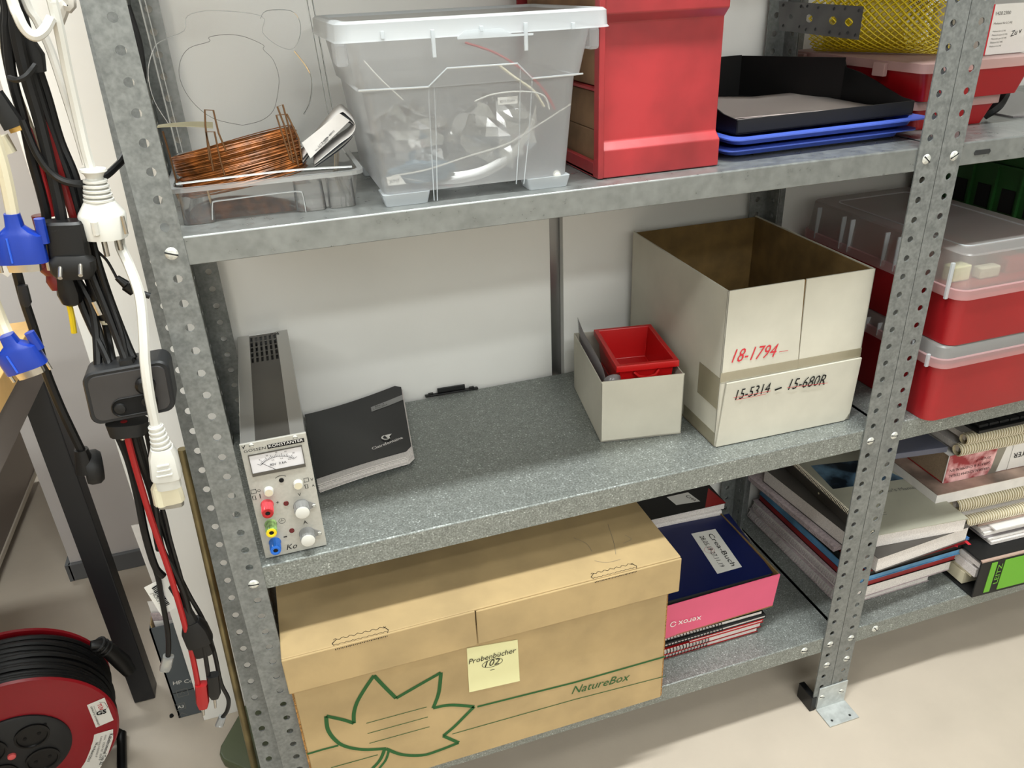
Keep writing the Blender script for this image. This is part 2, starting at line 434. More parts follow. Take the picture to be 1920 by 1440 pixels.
sl = MB(); p = PY(0, 1842, 285); sl.prism([(p.x + dx, -.0002, p.z + dz) for dx, dz in ((-.011, -.003), (.011, -.003), (.013, 0), (.011, .003), (-.011, .003), (-.013, 0))], (0, .0008, 0))
sl.build('slot', Z_dark, bay2)
# foot plate
fp = thing('foot_plate', 'bent zinc floor bracket joining the feet of the middle shelf posts', 'bracket', (.887, -.02, FL))
m_ = MB(); m_.box(.858, .916, -.0040, -.0020, -.154, -.103); m_.box(.857, .917, -.0425, -.0040, -.154, -.1522)
m_.build('angle_plate', mat('bright_zinc', (186, 190, 188), .4, .25, noise=(90, .05)), fp, bevel=.0006)
for x, y in ((.868, -.033), (.904, -.034)):
    MB().lathe([(.0022, 0), (.0022, .0004)], (x, y, -.1522), (0, 0, 1), 10).build('bolt_hole', Z_dark, fp)
for u, v in ((1541, 1307), (1577, 1296)):
    p = PY(-.004, u, v); screw(p.x, -.004, p.z, fp, .5, .85)
MB().box(.845, .856, -.003, .034, FL, -.122).build('post_foot', M_black, bay, bevel=.001)
MB().box(-.021, .013, -.003, .034, FL, -.122).build('post_foot', M_black, bay, bevel=.001)

# second post, leaning behind the left one
lp = MB()
flange(lp, (-.0520, 0, 0), (1, 0, 0), None, (0, -1, 0), .0018, .0325, .0130, FL + .002, 1.25)
a_ = Matrix.Rotation(-radians(10.7), 4, 'X')
for i, p in enumerate(lp.v): lp.v[i] = V((p.x, .014 + (p.z) * .187 + p.y, p.z))
n0 = len(lp.v)
props(lp.build('perforated_steel_strip', Z_post), 'perforated zinc strip leaning behind the left front post of the shelving', 'metal strip')

# fish plate at the back post
pa, pb = V((.846, .303, .972)), V((.846, .303, .931))
pc = PX(.838, 1620, 12)
q1 = PZ(.965, 1462, 6); q2 = PZ(.965, 1620, 14)
d_ = V((.145, -.045, -.004)); up_ = V((0, 0, -.045))
pl = thing('joining_plate', 'dark punched metal plate bolted to the rear middle post near the yellow mesh', 'plate', (.9, .28, .93))
po = PY(.29, 1462, 1)
mb = MB()
W_, H_ = .125, .046
def camd(u, v, D): return CAM + ray(u, v) * D
PQ = [camd(1462, 2, 1.12), camd(1620, 12, .97), camd(1610, 75, .97), camd(1462, 57, 1.12)]
def platept(a, b, d=0):
    s_, t_ = a / W_, b / H_
    return (PQ[0] * (1 - s_) + PQ[1] * s_) * (1 - t_) + (PQ[3] * (1 - s_) + PQ[2] * s_) * t_ + V((0, -d, 0))
K = 10
# plate with three large holes: strips between columns
cols = [(0.02, .004), (.05, .0062), (.086, .0062), (.109, .0062)]
xs = [0, .035, .068, .0975, W_]
for i, (cx, r) in enumerate(cols):
    x0, x1 = xs[i], xs[i + 1]; ring = []; out = []
    for j in range(16):
        a = 2 * pi * j / 16; dx, dz = cos(a), sin(a)
        tx = (x1 - cx) / dx if dx > 1e-9 else ((x0 - cx) / dx if dx < -1e-9 else 9)
        tz = (H_ / 2) / abs(dz) if abs(dz) > 1e-9 else 9
        t = min(tx, tz); ring.append((cx + r * dx, H_ / 2 + r * dz)); out.append([cx + t * dx, H_ / 2 + t * dz])
    for c in ((x0, 0), (x1, 0), (x1, H_), (x0, H_)):
        j = min(range(16), key=lambda q: (out[q][0] - c[0]) ** 2 + (out[q][1] - c[1]) ** 2); out[j] = list(c)
    vs = [platept(*q) for q in ring] + [platept(*q) for q in out] + [platept(*q, d=-.002) for q in ring] + [platept(*q, d=-.002) for q in out]
    fs = []
    for j in range(16):
        k2 = (j + 1) % 16; fs += [(j, k2, 16 + k2, 16 + j), (32 + j, 48 + j, 48 + k2, 32 + k2), (j, 32 + j, 32 + k2, k2), (16 + j, 16 + k2, 48 + k2, 48 + j)]
    mb.add(vs, fs)
mb.build('plate', mat('dark_zinc', (92, 92, 92), .4, .6, noise=(30, .08)), pl, fixn=True)
for a, b in ((.035, .006), (.045, .005), (.062, .006), (.085, .006), (.1, .005), (.034, .037), (.045, .04), (.06, .038), (.082, .04), (.097, .041), (.108, .038), (.119, .006), (.119, .04), (.006, .006), (.006, .038)):
    c = platept(a, b, .0003); MB().lathe([(.0021, 0), (.0021, .0004)], c, (0.12, -1, 0), 8).build('punched_hole', Z_dark, pl)

# ================================================================== NATURE-PRINTED ARCHIVE BOX (bottom shelf)
t = thing('archive_box', 'large brown lidded cardboard box with green leaf outline on the bottom shelf', 'cardboard box', (.28, .15, ZB))
yb = -.0165
MB().box(.0165, .538, yb, .318, ZB + .0005, .262).build('body', M_kraft, t, bevel=.0012)
for a_, b_ in ((.538, .5405), (.0140, .0165)): MB().box(a_, b_, yb + .002, .316, ZB + .001, .26).build('side_flap', M_kraft_e, t)
zl = .302; yl = -.0325
ld = MB()
x0, x1 = .0128, .5475
ld.prism([(x0, yl + .003, zl), (x1, yl + .003, zl), (x1 - .002, .326, zl), (x0 + .002, .326, zl)], (0, 0, -.003))
# front skirt, split near the middle where the lid is torn
xm = PY(yl, 893, 1165).x
for a, b, dz in ((x0, xm - .0006, 0), (xm + .0006, x1, -.0012)):
    ld.prism([(a, yl, zl + dz), (b, yl, zl + dz), (b, yl + .001, zl - .060 + dz), (a, yl + .001, zl - .058 + dz)], (0, .003, 0))
ld.box(x0, x0 + .003, yl + .003, .326, zl - .058, zl - .003); ld.box(x1 - .003, x1, yl + .003, .326, zl - .058, zl - .003); ld.box(x0, x1, .323, .326, zl - .058, zl - .003)
ld.build('lid', M_kraft, t, bevel=.0014)
# slots for the fold tabs on the front lid edge
for u0, v0, u1, v1 in ((625, 1204, 726, 1183), (1115, 1085, 1195, 1065)):
    a = PY(yl - .0004, u0, v0); b = PY(yl - .0004, u1, v1)
    a = V((a.x, yl - .0004, zl - .0015)); b = V((b.x, yl - .0004, zl - .0015))
    s_ = MB()
    n = 26
    top = [V((a.x + (b.x - a.x) * i / n, yl + .0125 + .0016 * sin(i * 1.7), zl + .0005)) for i in range(n + 1)]
    s_.ribbon(top, (0, 0, 1), .0006)
    s_.ribbon([V((p.x, yl + .004 + .0008 * sin(i * 2.3), zl + .0006)) for i, p in enumerate(top)], (0, 0, 1), .0005)
    s_.ribbon([V((a.x, yl + .003, zl + .0006)), V((a.x - .002, yl + .007, zl + .0006)), V((a.x + .004, yl + .0125, zl + .0006))], (0, 0, 1), .0007)
    s_.ribbon([V((b.x, yl + .001, zl + .0006)), V((b.x + .002, yl + .006, zl + .0006)), V((b.x - .003, yl + .0135, zl + .0006))], (0, 0, 1), .0007)
    for i in range(30):
        x = a.x + (b.x - a.x) * (i + .5) / 30; s_.box(x - .0005, x + .0005, yl - .0005, yl, zl - .0042 + .0006 * (i % 2), zl - .0026)
    s_.build('tab_slot', M_ink, t)
def pxl(y, pts, wd, n=(0, -1, 0), closed=False, sm=0):
    P = [PY(y, u, v) for u, v in pts]
    return (spline(P, sm, closed) if sm else P)
lf = MB()
def leafpx(L): return [(480 + a / 2.3415, 940 + b / 2.3415) for a, b in L]
yy = yb - .0006
outline = [[(518, 765), (480, 820), (445, 880), (430, 930), (430, 975)], [(430, 975), (385, 960), (308, 943)],
           [(308, 943), (315, 1000), (345, 1045), (390, 1075), (470, 1090), (570, 1086)],
           [(570, 1086), (640, 1112), (730, 1115), (800, 1095), (890, 1060)], [(890, 1060), (822, 1030)],
           [(822, 1030), (870, 990), (915, 945), (958, 902)], [(958, 902), (880, 895), (830, 897), (778, 908)],
           [(778, 908), (800, 850), (808, 800), (812, 752)], [(812, 752), (710, 810), (615, 865)], [(615, 865), (560, 810), (518, 765)]]
for seg in outline:
    lf.ribbon(spline([PY(yy, *q) for q in leafpx(seg)], 5), (0, -1, 0), .0052)
lf.ribbon(spline([PY(yy, *q) for q in leafpx([(566, 1086), (545, 1135), (505, 1180), (470, 1215)])], 5), (0, -1, 0), .0050)
lf.ribbon(spline([PY(yy, *q) for q in leafpx([(585, 1088), (570, 1135), (540, 1175), (520, 1215)])], 5), (0, -1, 0), .0038)
for a, b in (((484, 975), (750, 903)), ((490, 1020), (755, 947)), ((498, 1063), (762, 990))):
    lf.ribbon([PY(yy, *q) for q in leafpx([a, b])], (0, -1, 0), .0011)
for L, wd in (([(225, 1110), (300, 1088), (362, 1072)], .0034), ([(972, 902), (1400, 795), (1795, 682)], .0034), ([(330, 1170), (535, 1113)], .0014), ([(862, 1022), (1400, 870), (1800, 767)], .0014)):
    lf.ribbon([PY(yy, *q) for q in leafpx(L)], (0, -1, 0), wd)
lf.build('leaf_print', M_green, t)
q = leafpx([(1385, 846), (1640, 783)])
txt('NatureBox', PY(yy, *q[0]), PY(yy, *q[1]), (0, -1, 0), M_green, t, shear=.35, hscale=1.05)
nt_ = [PY(yy, *q) for q in leafpx([(925, 645), (1148, 607), (1158, 788), (936, 838)])]
MB().prism([p + V((0, .0002, 0)) for p in nt_], (0, -.0006, 0)).build('sticky_note', M_postit, t)
q = leafpx([(934, 715), (1142, 662), (1004, 728), (1070, 712), (1028, 742), (1048, 737)])
txt('Probenbücher', PY(yy - .001, *q[0]), PY(yy - .001, *q[1]), (0, -1, 0), M_ink, t, shear=.2, hscale=1.1)
txt('102', PY(yy - .001, *q[2]), PY(yy - .001, *q[3]), (0, -1, 0), M_ink, t, shear=.3)
c_ = PY(yy - .001, *leafpx([(1038, 710)])[0])
mb = MB(); mb.ribbon([c_ + V((.0145 * cos(a), 0, .0068 * sin(a))) for a in [2 * pi * i / 24 for i in range(24)]], (0, -1, 0), .0007, True)
mb.ribbon([PY(yy - .001, *q[4]), PY(yy - .001, *q[5])], (0, -1, 0), .0008); mb.build('pen_mark', M_ink, t)
mb = MB()
for L in ([(1545, 1130), (1558, 1170), (1572, 1215), (1580, 1262)], [(1395, 1190), (1450, 1215), (1475, 1250)], [(1620, 1178), (1648, 1196), (1612, 1214)], [(1486, 1290), (1540, 1298), (1600, 1284)]):
    mb.ribbon(spline([PZ(zl + .0008, 480 + a / 2.3415, 940 + (b - 1030) / 2.3415) for a, b in L], 4), (0, 0, 1), .0004)
mb.build('pencil_scribble', M_gink, t)

# ================================================================== POWER SUPPLY
yf = .0125
ps = thing('power_supply', 'grey bench power supply with analogue meter and coloured terminals on the middle shelf', 'power supply', (.054, .18, ZM))
X0, X1, Z0, Z1 = .0180, .0892, ZM + .0015, .578
YB = .325
fr = MB(); fr.prism([(X0, yf, Z0), (X1, yf, Z0), (X1, yf, Z1), (X0, yf, Z1)], (0, .003, 0)); fr.build('front_panel', M_aluf, ps, bevel=.0005)
mb = MB(); mb.box(X0 + .001, X0 + .0025, yf + .003, YB, Z0, Z1 - .001); mb.box(X1 - .0025, X1 - .001, yf + .003, YB, Z0, Z1 - .001)
mb.box(X0 + .001, X0 + .017, yf + .003, YB, Z1 - .002, Z1 - .0005); mb.box(X1 - .017, X1 - .001, yf + .003, YB, Z1 - .002, Z1 - .0005)
mb.box(X0 + .001, X1 - .001, yf + .003, YB, Z0, Z0 + .0015); mb.box(X0 + .001, X1 - .001, YB - .0015, YB, Z0, Z1 - .001)
mb.build('housing', M_alu, ps, bevel=.0004)
mb = MB(); xa, xb, ys, ye, zt = X0 + .0165, X1 - .0165, yf + .003, YB - .002, Z1 - .0012
mb.box(xa, xb, ys, .225, zt - .001, zt)
nr, ncol = 5, 6; y0v, y1v = .228, .318; cy = (y1v - y0v) / nr; cx = (xb - xa) / ncol
mb.box(xa, xb, .225, y0v, zt - .001, zt); mb.box(xa, xb, y1v, ye, zt - .001, zt)
for r in range(nr):
    mb.box(xa, xb, y0v + r * cy + cy - .0035, y0v + (r + 1) * cy, zt - .001, zt)
    for c in range(ncol + 1):
        xx0 = xa + c * cx - (0 if c == 0 else .0016); xx1 = xa + c * cx + (0 if c == ncol else .0016)
        if c == ncol: xx0 = xb - .0016; xx1 = xb
        mb.box(xx0, xx1, y0v + r * cy, y0v + (r + 1) * cy - .0035, zt - .001, zt)
mb.build('vented_cover', M_darkst, ps)
MB().box(X0 + .004, X1 - .004, yf + .006, YB - .004, Z0 + .003, Z1 - .012).build('inner_chassis', M_black, ps)
Yp = lambda u, v, d=0: PY(yf - d, 320 + u / 5.143, 820 + v / 5.143)
# meter
mq = [Yp(755, 180), Yp(1257, 80), Yp(1294, 262), Yp(797, 378)]
mw = V((mq[1].x, 0, mq[1].z)); ma = [V((X0 + .0125, 0, .5555)), V((X1 - .0085, 0, .5555)), V((X1 - .0085, 0, .5195)), V((X0 + .0125, 0, .5195))]
xl = (mq[0].x + mq[3].x) / 2; xr = (mq[1].x + mq[2].x) / 2; zu = (mq[0].z + mq[1].z) / 2; zd = (mq[2].z + mq[3].z) / 2
MB().prism([(xl, yf - .0004, zd), (xr, yf - .0004, zd), (xr, yf - .0004, zu), (xl, yf - .0004, zu)], (0, .0003, 0)).build('meter_face', M_meter, ps)
mb = MB()
for a, b, c, d in ((xl - .0008, xr + .0008, zu, zu + .0009), (xl - .0008, xr + .0008, zd - .0009, zd), (xl - .0008, xl, zd, zu), (xr, xr + .0008, zd, zu)):
    mb.box(a, b, yf - .0016, yf, c, d)
mb.build('meter_frame', M_darkst, ps)
mb = MB(); cxm, czm = (xl + xr) / 2, zd + .001
for i in range(25):
    a = radians(142 - i * 104 / 24); r0 = .0195; r1 = r0 + (.0042 if i % 3 == 0 else .0022)
    mb.ribbon([(cxm + r0 * cos(a) * 1.15, yf - .0008, czm - .001 + r0 * sin(a) * .95), (cxm + r1 * cos(a) * 1.15, yf - .0008, czm - .001 + r1 * sin(a) * .95)], (0, -1, 0), .0004)
mb.ribbon([(cxm + .0195 * cos(radians(a)) * 1.15, yf - .0008, czm - .001 + .0195 * sin(radians(a)) * .95) for a in range(38, 144, 6)], (0, -1, 0), .0004)
mb.build('meter_scale', M_ink, ps)
MB().ribbon([(cxm - .001, yf - .0011, zd + .0008), (cxm - .0165, yf - .0011, zd + .0140)], (0, -1, 0), .0005).build('needle', M_ink, ps)
MB().box(xl, xr, yf - .0013, yf, zd, zd + .0028).build('meter_foot', M_darkst, ps)
for s_, u, v, u2 in (('20', 918, 182, 938), ('40', 1008, 150, 1028), ('60', 1098, 142, 1118), ('80', 1176, 156, 1196), ('0', 852, 224, 862), ('0,2', 975, 226, 1000), ('0,4', 1058, 210, 1083), ('0,6', 1132, 216, 1157)):
    a, b = Yp(u, v, .0009), Yp(u2, v - 5, .0009); b.z = a.z; txt(s_, a, b, (0, -1, 0), M_ink, ps)
a, b = Yp(960, 274), Yp(1020, 262); b.z = a.z; txt('80V', a, b, (0, -1, 0), M_ink, ps, off=.001)
a, b = Yp(1046, 260), Yp(1120, 246); b.z = a.z = Yp(960, 274).z; txt('0,6A', a, b, (0, -1, 0), M_ink, ps, off=.001)
a, b = Yp(708, 150), Yp(918, 106); b.z = a.z; txt('GOSSEN', a, b, (0, -1, 0), M_ink, ps, hscale=.75)
a, b, c, d = Yp(936, 110), Yp(1290, 42), Yp(1284, 5), Yp(932, 74)
zA = (a.z + b.z) / 2; zB = (c.z + d.z) / 2
MB().box(a.x, b.x, yf - .0006, yf, zA, zB).build('name_plate', M_ink, ps)
txt('KONSTANTER', V((a.x + .0015, yf - .0006, zA + .0016)), V((b.x - .0012, yf - .0006, zA + .0016)), (0, -1, 0), M_winkl, ps, hscale=.85)
def knobcyl(name, u, v, r, L, m, mcap=None, rt=None, ribs=False, parent=ps, off=0):
    p = Yp(u, v); p.y = yf
    mb = MB(); mb.lathe([(r * 1.06, 0), (r * 1.06, .0008), (r, .001), (rt or r, L - .001), ((rt or r) * .93, L)], p, (0, -1, 0), 28)
    if ribs:
        for k in range(14):
            a = 2 * pi * k / 14; rr = (r + (rt or r)) / 2
            mb.pp((p.x + rr * cos(a) - .0003, p.y - .002, p.z + rr * sin(a) - .0003), (.0006, 0, 0), (0, -L + .003, 0), (0, 0, .0006))
    o = mb.build(name, m, parent, smooth=True)
    return o, V((p.x, yf - L, p.z))
# white push buttons
for u, v in ((945, 512), (1228, 445)):
    o, c = knobcyl('push_button', u, v, .0052, .0055, M_whitep)
    MB().lathe([(.0040, 0), (.0043, .0003)], c, (0, -1, 0), 20).build('button_face', M_cream, o)
o, c = knobcyl('adjust_hole', 1068, 412, .0026, .0004, M_ink)
mb = MB(); c = Yp(1066, 408); mb.ribbon([c + V((.0066 * cos(a), -.0003, .0045 * sin(a) + .001)) for a in [radians(q) for q in range(30, 151, 12)]], (0, -1, 0), .0006); mb.build('arrow_mark', M_ink, ps)
for u, v, r, m, m2, L in ((930, 648, .0068, mat('terminal_red', (214, 70, 78), .25), M_redc, .0175), (966, 838, .0066, mat('terminal_green', (120, 150, 92), .25, noise=(180, .25)), M_yellow, .0165), (1006, 1012, .0066, mat('terminal_blue', (36, 96, 176), .25), mat('terminal_blue_rim', (20, 96, 190), .25), .0155)):
    o, c = knobcyl('terminal', u, v, r, L, m, rt=r * .86, ribs=True)
    MB().lathe([(r * .86, 0), (r * .88, .0012), (r * .72, .0016), (.0028, .0010), (.0024, -.0002)], c, (0, -1, 0), 28).build('terminal_rim', m2, o, smooth=True)
    MB().lathe([(.0026, 0), (.0024, .0001)], c + V((0, -.0006, 0)), (0, -1, 0), 16).build('socket', M_ink, o)
for u, v in ((1262, 660), (1316, 926)):
    p = Yp(u, v); fl_ = MB(); c2 = Yp(u + 118, v - 6)
    pts = [V((p.x, yf - .0003, p.z)) + V((.0085 * cos(a), 0, .0085 * sin(a))) for a in [radians(q) for q in range(60, 301, 12)]]
    fl_.prism(pts + [V((c2.x + .002, yf - .0003, c2.z - .002)), V((c2.x + .002, yf - .0003, c2.z + .002))], (0, -.0007, 0)); fl_.build('knob_plate', M_knob, ps)
    o, c = knobcyl('control_knob', u, v, .0088, .0140, M_knob, rt=.0080, ribs=True)
    MB().lathe([(.0079, 0), (.0079, .0008), (.0070, .0012)], c, (0, -1, 0), 32).build('knob_cap', M_whitep, o, smooth=True)
    place('screw', SCREW, (c2.x, yf - .0009, c2.z), ps).scale = (.38, .38, .38)
for u, v in ((1113, 636), (1168, 898)): knobcyl('indicator', u, v, .0028, .0006, M_led)
for u, v in ((778, 78), (1200, 0)): p = Yp(u, v); place('screw', SCREW, (p.x, yf, p.z), ps).scale = (.42, .42, .42)
for s_, u, v, u2 in (('+', 1020, 648, 1052), ('-', 1094, 984, 1128), ('V', 1230, 566, 1262), ('A', 1280, 838, 1322), ('O', 838, 528, 872), ('I', 864, 588, 872), ('V', 1350, 420, 1378), ('A', 1364, 475, 1390)):
    a = Yp(u, v); b = Yp(u2, v); b.z = a.z; txt(s_, a, b, (0, -1, 0), M_ink, ps)
a = Yp(1120, 1085); b = Yp(1225, 1068); b.z = a.z; txt('Ko', a, b, (0, -1, 0), M_ink, ps, shear=.3)
mb = MB()
for u, v, w_, h_ in ((800, 524, .0055, .0050), (806, 584, .0032, .0050), (1308, 412, .0050, .0050), (1310, 474, .0030, .0050)):
    p = Yp(u, v, .0004); mb.ribbon([p + V((dx * w_ / 2, 0, dz * h_ / 2)) for dx, dz in ((-1, -1), (1, -1), (1, 1), (-1, 1))], (0, -1, 0), .0005, True)
p = Yp(1074, 806, .0004); mb.ribbon([p + V((.0036 * cos(a), 0, .0036 * sin(a))) for a in [2 * pi * i / 16 for i in range(16)]], (0, -1, 0), .0004, True)
mb.ribbon([p + V((-.002, 0, 0)), p + V((.002, 0, 0))], (0, -1, 0), .0004); mb.ribbon([p, p + V((0, 0, .0028))], (0, -1, 0), .0004)
mb.ribbon([Yp(684, 84, .0004), Yp(700, 108, .0004), Yp(716, 78, .0004)], (0, -1, 0), .0007)
mb.build('panel_marks', M_ink, ps)
p = PZ(Z1, 515, 622); txt('Ko', p + V((.004, -.004, 0)), p + V((-.008, -.0065, 0)), (0, 0, 1), M_ink, ps)

# ================================================================== BLACK NOTEBOOK
nb = thing('notebook', 'black soft-cover notebook with curled corner lying beside the power supply', 'notebook', (.17, .24, ZM))
def heart(u_, v_):  # bilinear on the cover, u to the right, v away
    A, B, C_, D = V((.0910, .128, 0)), V((.2235, .1515, 0)), V((.243, .336, 0)), V((.0905, .333, 0))
    p = (A * (1 - u_) + B * u_) * (1 - v_) + (D * (1 - u_) + C_ * u_) * v_
    z = ZM + .0115 + .002 * u_ * (1 - v_) + .022 * (max(0, u_ + v_ - 1.0) ** 1.6) + .003 * sin(pi * u_) * (1 - v_) * .6
    return V((p.x, p.y, z))
def cornered(u_, v_, r=.07):
    return u_, v_
N = 16
def sheet(mb, off, z=0, x0=0, x1=1, y0=0, y1=1, th=.0008, rr=.06):
    g = []
    for j in range(N + 1):
        row = []
        for i in range(N + 1):
            a = x0 + (x1 - x0) * i / N; b = y0 + (y1 - y0) * j / N
            # rounded right corners
            if a > 1 - rr:
                k = (a - (1 - rr)) / rr; lim = rr * (1 - sqrt(max(0, 1 - k * k))); b = max(b, y0 + lim * .8); b = min(b, y1 - lim * .8)
            row.append(heart(a, b) + V((off[0], off[1], z)))
        g.append(row)
    vs = [p for r in g for p in r]; n = (N + 1) ** 2; vs += [p - V((0, 0, th)) for p in vs]
    fs = []
    for j in range(N):
        for i in range(N):
            a = j * (N + 1) + i; fs.append((a, a + 1, a + N + 2, a + N + 1)); fs.append((n + a, n + a + N + 1, n + a + N + 2, n + a + 1))
    for i in range(N):
        fs += [(i, n + i, n + i + 1, i + 1), (N * (N + 1) + i, N * (N + 1) + i + 1, n + N * (N + 1) + i + 1, n + N * (N + 1) + i)]
        a, b = i * (N + 1) + N, (i + 1) * (N + 1) + N; fs.append((a, n + a, n + b, b))
        a, b = i * (N + 1), (i + 1) * (N + 1); fs.append((a, b, n + b, n + a))
    mb.add(vs, fs)
mb = MB(); sheet(mb, (0, 0), 0, y0=.09); mb.build('cover', mat('black_glossy_cover', (18, 18, 19), .3), nb, smooth=True)
mb = MB()
for k in range(7): sheet(mb, (.0006 * (k % 3) , -.0012 * k * (k % 2 + .3) * .5 - .001 * (k % 3)), -.0012 - .0013 * k, th=.0010, y0=.005 + .008 * (7 - k) * .3)
mb.build('pages', M_pages, nb, smooth=20)
def hp(a, b, d=.0005): return heart(a, b) + V((0, 0, d))
A_, B_ = hp(.70, .80), hp(.93, .83)
mb = MB(); mb.add([hp(.66, .765), hp(.84, .765), hp(1.0, .77), hp(1.0, .84), hp(.84, .835), hp(.66, .83)], [(0, 1, 4, 5), (1, 2, 3, 4)]); mb.build('cover_label', M_stud, nb)
txt('Abt. 4', hp(.70, .80, .001), hp(.80, .80, .001), (0, 0, 1), M_ink, nb); txt('J. Proj. 2019', hp(.68, .775, .001), hp(.83, .775, .001), (0, 0, 1), M_ink, nb)
txt('Clairefontaine', hp(.60, .21, .0022), hp(.93, .245, .0028), (0, -.1, 1), M_winkl, nb, bold=.01)
mb = MB(); c = hp(.77, .345, .0016)
mb.ribbon([c + V((.0065 * cos(a) - .001, .006 * sin(a), 0)) for a in [radians(q) for q in range(110, 291, 20)]], (0, 0, 1), .0022)
mb.poly([c + V(q) for q in ((-.003, .006, 0), (.008, .007, 0), (.003, .0, 0), (.0035, -.006, 0), (.0, -.004, 0), (-.0015, .001, 0))]); mb.build('cover_emblem', M_winkl, nb)

# small black plastic bar at the rear of the shelf
bb = thing('plastic_bar', 'small black plastic clip strip lying at the rear edge of the middle shelf', 'plastic strip', (.31, .335, ZM))
a, b = PZ(ZM, 798, 746), PZ(ZM, 897, 730)
mb = MB(); mb.pp(a, (b - a), (0, .006, 0), (0, 0, .003)); mb.build('rail', M_black, bb, bevel=.0006)
c, d = a.lerp(b, .24), a.lerp(b, .76); mb = MB(); mb.pp(c + V((0, .003, .003)), (d - c), (0, .003, 0), (0, 0, .008)); mb.build('ridge', M_black, bb, bevel=.0006)
for k in (.11, .88): e = a.lerp(b, k); MB().box(e.x - .004, e.x + .004, e.y + .001, e.y + .005, ZM + .003, ZM + .0055).build('lug', M_black, bb, bevel=.0005)

# ================================================================== CARTONS
def obox_frame(A, B):
    A, B = V(A), V(B); e = (B - A); W = e.length; e.normalize(); d = V((-e.y, e.x, 0)); return A, e, d, W
def wall(mb, A, e, d, a0, a1, b0, b1, z0, z1):
    mb.pp(A + e * a0 + d * b0 + V((0, 0, z0 - A.z)), e * (a1 - a0), d * (b1 - b0), V((0, 0, z1 - z0)))

bc = thing('open_carton', 'large open white carton with brown inside and handwritten numbers beside the middle post', 'carton', (.74, .18, ZM))
A, e, d, W = obox_frame((.6285, .038, ZM + .001), (.8490, .0335, ZM + .001)); D = .288; H1 = .652
zf = .520; T = .0025
mb = MB(); wall(mb, A, e, d, 0, W, 0, D, ZM + .001, ZM + .004); mb.build('bottom', M_card_b, bc)
so_, si_ = MB(), MB()
for a0, a1, b0, b1, name in ((0, T, 0, D, 'l'), (W - T, W, 0, D, 'r'), (0, W, D - T, D, 'b')):
    mbo = MB(); wall(mbo, A, e, d, a0, a1, b0, b1, ZM + .001, H1 - (0.003 if name == 'b' else 0)); mbo.build('side_wall', M_card_w, bc, bevel=.0004, seg=1)
for a0, a1, b0, b1 in ((T, T * 1.5, T, D - T), (W - T * 1.5, W - T, T, D - T), (T, W - T, D - T * 1.5, D - T), (T, W - T, T, T * 1.5)):
    mbi = MB(); wall(mbi, A, e, d, a0, a1, b0, b1, ZM + .002, H1 - .0015); mbi.build('inner_liner', M_card_b, bc)
p1, p2 = PY(A.y, 1508, 533), PY(A.y, 1494, 690)
sx_ = (p1.x - A.x); sx2 = (p2.x - A.x)
fm = MB(); wall(fm, A, e, d, 0, W, 0, T, ZM + .001, zf); fm.build('front_wall', M_card_w, bc)
for pts in ([(0, zf), (sx2 - .0004, zf), (sx_ - .0014, H1), (0, H1)], [(sx2 + .0006, zf), (W, zf), (W, H1), (sx_ + .0016, H1)]):
    fm = MB(); fm.prism([A + e * a + V((0, 0, z - A.z)) for a, z in pts], d * T); fm.build('front_flap', M_card_w, bc, bevel=.0004, seg=1)
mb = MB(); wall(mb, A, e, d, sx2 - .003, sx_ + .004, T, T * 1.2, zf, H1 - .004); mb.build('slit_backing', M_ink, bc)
# lower doubled panel, slightly bowed outward
fl2 = MB(); a0 = .0065
R0 = [(.006, zf), (.3, zf + .0015), (.6, zf + .002), (1, zf + .0)]
bot = ZM + .0015
fl2.prism([A + e * (.008) - d * .0046 + V((0, 0, zf + .001 - A.z)), A + e * (W + .001) - d * .0034 + V((0, 0, zf + .0015 - A.z)), A + e * (W - .002) - d * .003 + V((0, 0, bot + .012 - A.z)), A + e * (W - .010) - d * .003 + V((0, 0, bot - A.z)), A + e * (.001) - d * .003 + V((0, 0, bot - A.z))], d * .0028)
fl2.build('lower_panel', M_card_w, bc, bevel=.0006)
for (a0, a1, z0, z1) in ((-.0005, W, zf + .002, zf + .016),):
    mb = MB(); mb.pp(A + e * a0 - d * .0006 + V((0, 0, z0 - A.z)), e * (a1 - a0), d * .0003, V((0, 0, z1 - z0))); mb.build('tape', M_tape, bc)
mb = MB(); mb.pp(A - e * .0006 + d * .001 + V((0, 0, .480 - A.z)), d * .055, e * .0003, V((0, 0, .048))); mb.build('tape', M_tape, bc)
mb = MB(); mb.pp(A - e * .0006 + d * .001 + V((0, 0, .422 - A.z)), d * .09, e * .0003, V((0, 0, .02))); mb.build('tape', M_tape, bc)
def ct(s_, u0, v0, u1, v1, m, dd=.0004, sh=.2, hs=1.3):
    txt(s_, PL(A - d * dd, -d, u0, v0), PL(A - d * dd, -d, u1, v1), -d, m, bc, shear=sh, hscale=hs)
ct('18-1794', 1371, 680, 1456, 668, M_redink, sh=.35); 
mb = MB(); mb.ribbon([PL(A - d * .0006, -d, 1461, 660), PL(A - d * .0006, -d, 1478, 657)], -d, .0007); mb.build('pen_stroke', M_redink, bc)
dd = .0052
ct('15-5314', 1378, 750, 1444, 735, M_ink, dd, .3); ct('-', 1453, 738, 1466, 733, M_ink, dd, 0, .6); ct('15-680R', 1477, 731, 1546, 721, M_ink, dd, .3)
mb = MB()
for L in ([(1375, 746), (1445, 733)], [(1380, 750), (1436, 739)], [(1476, 727), (1552, 718)]):
    mb.ribbon([PL(A - d * (dd + .0006), -d, *q) for q in L], -d, .0006)
mb.build('strike_out', M_redink, bc)

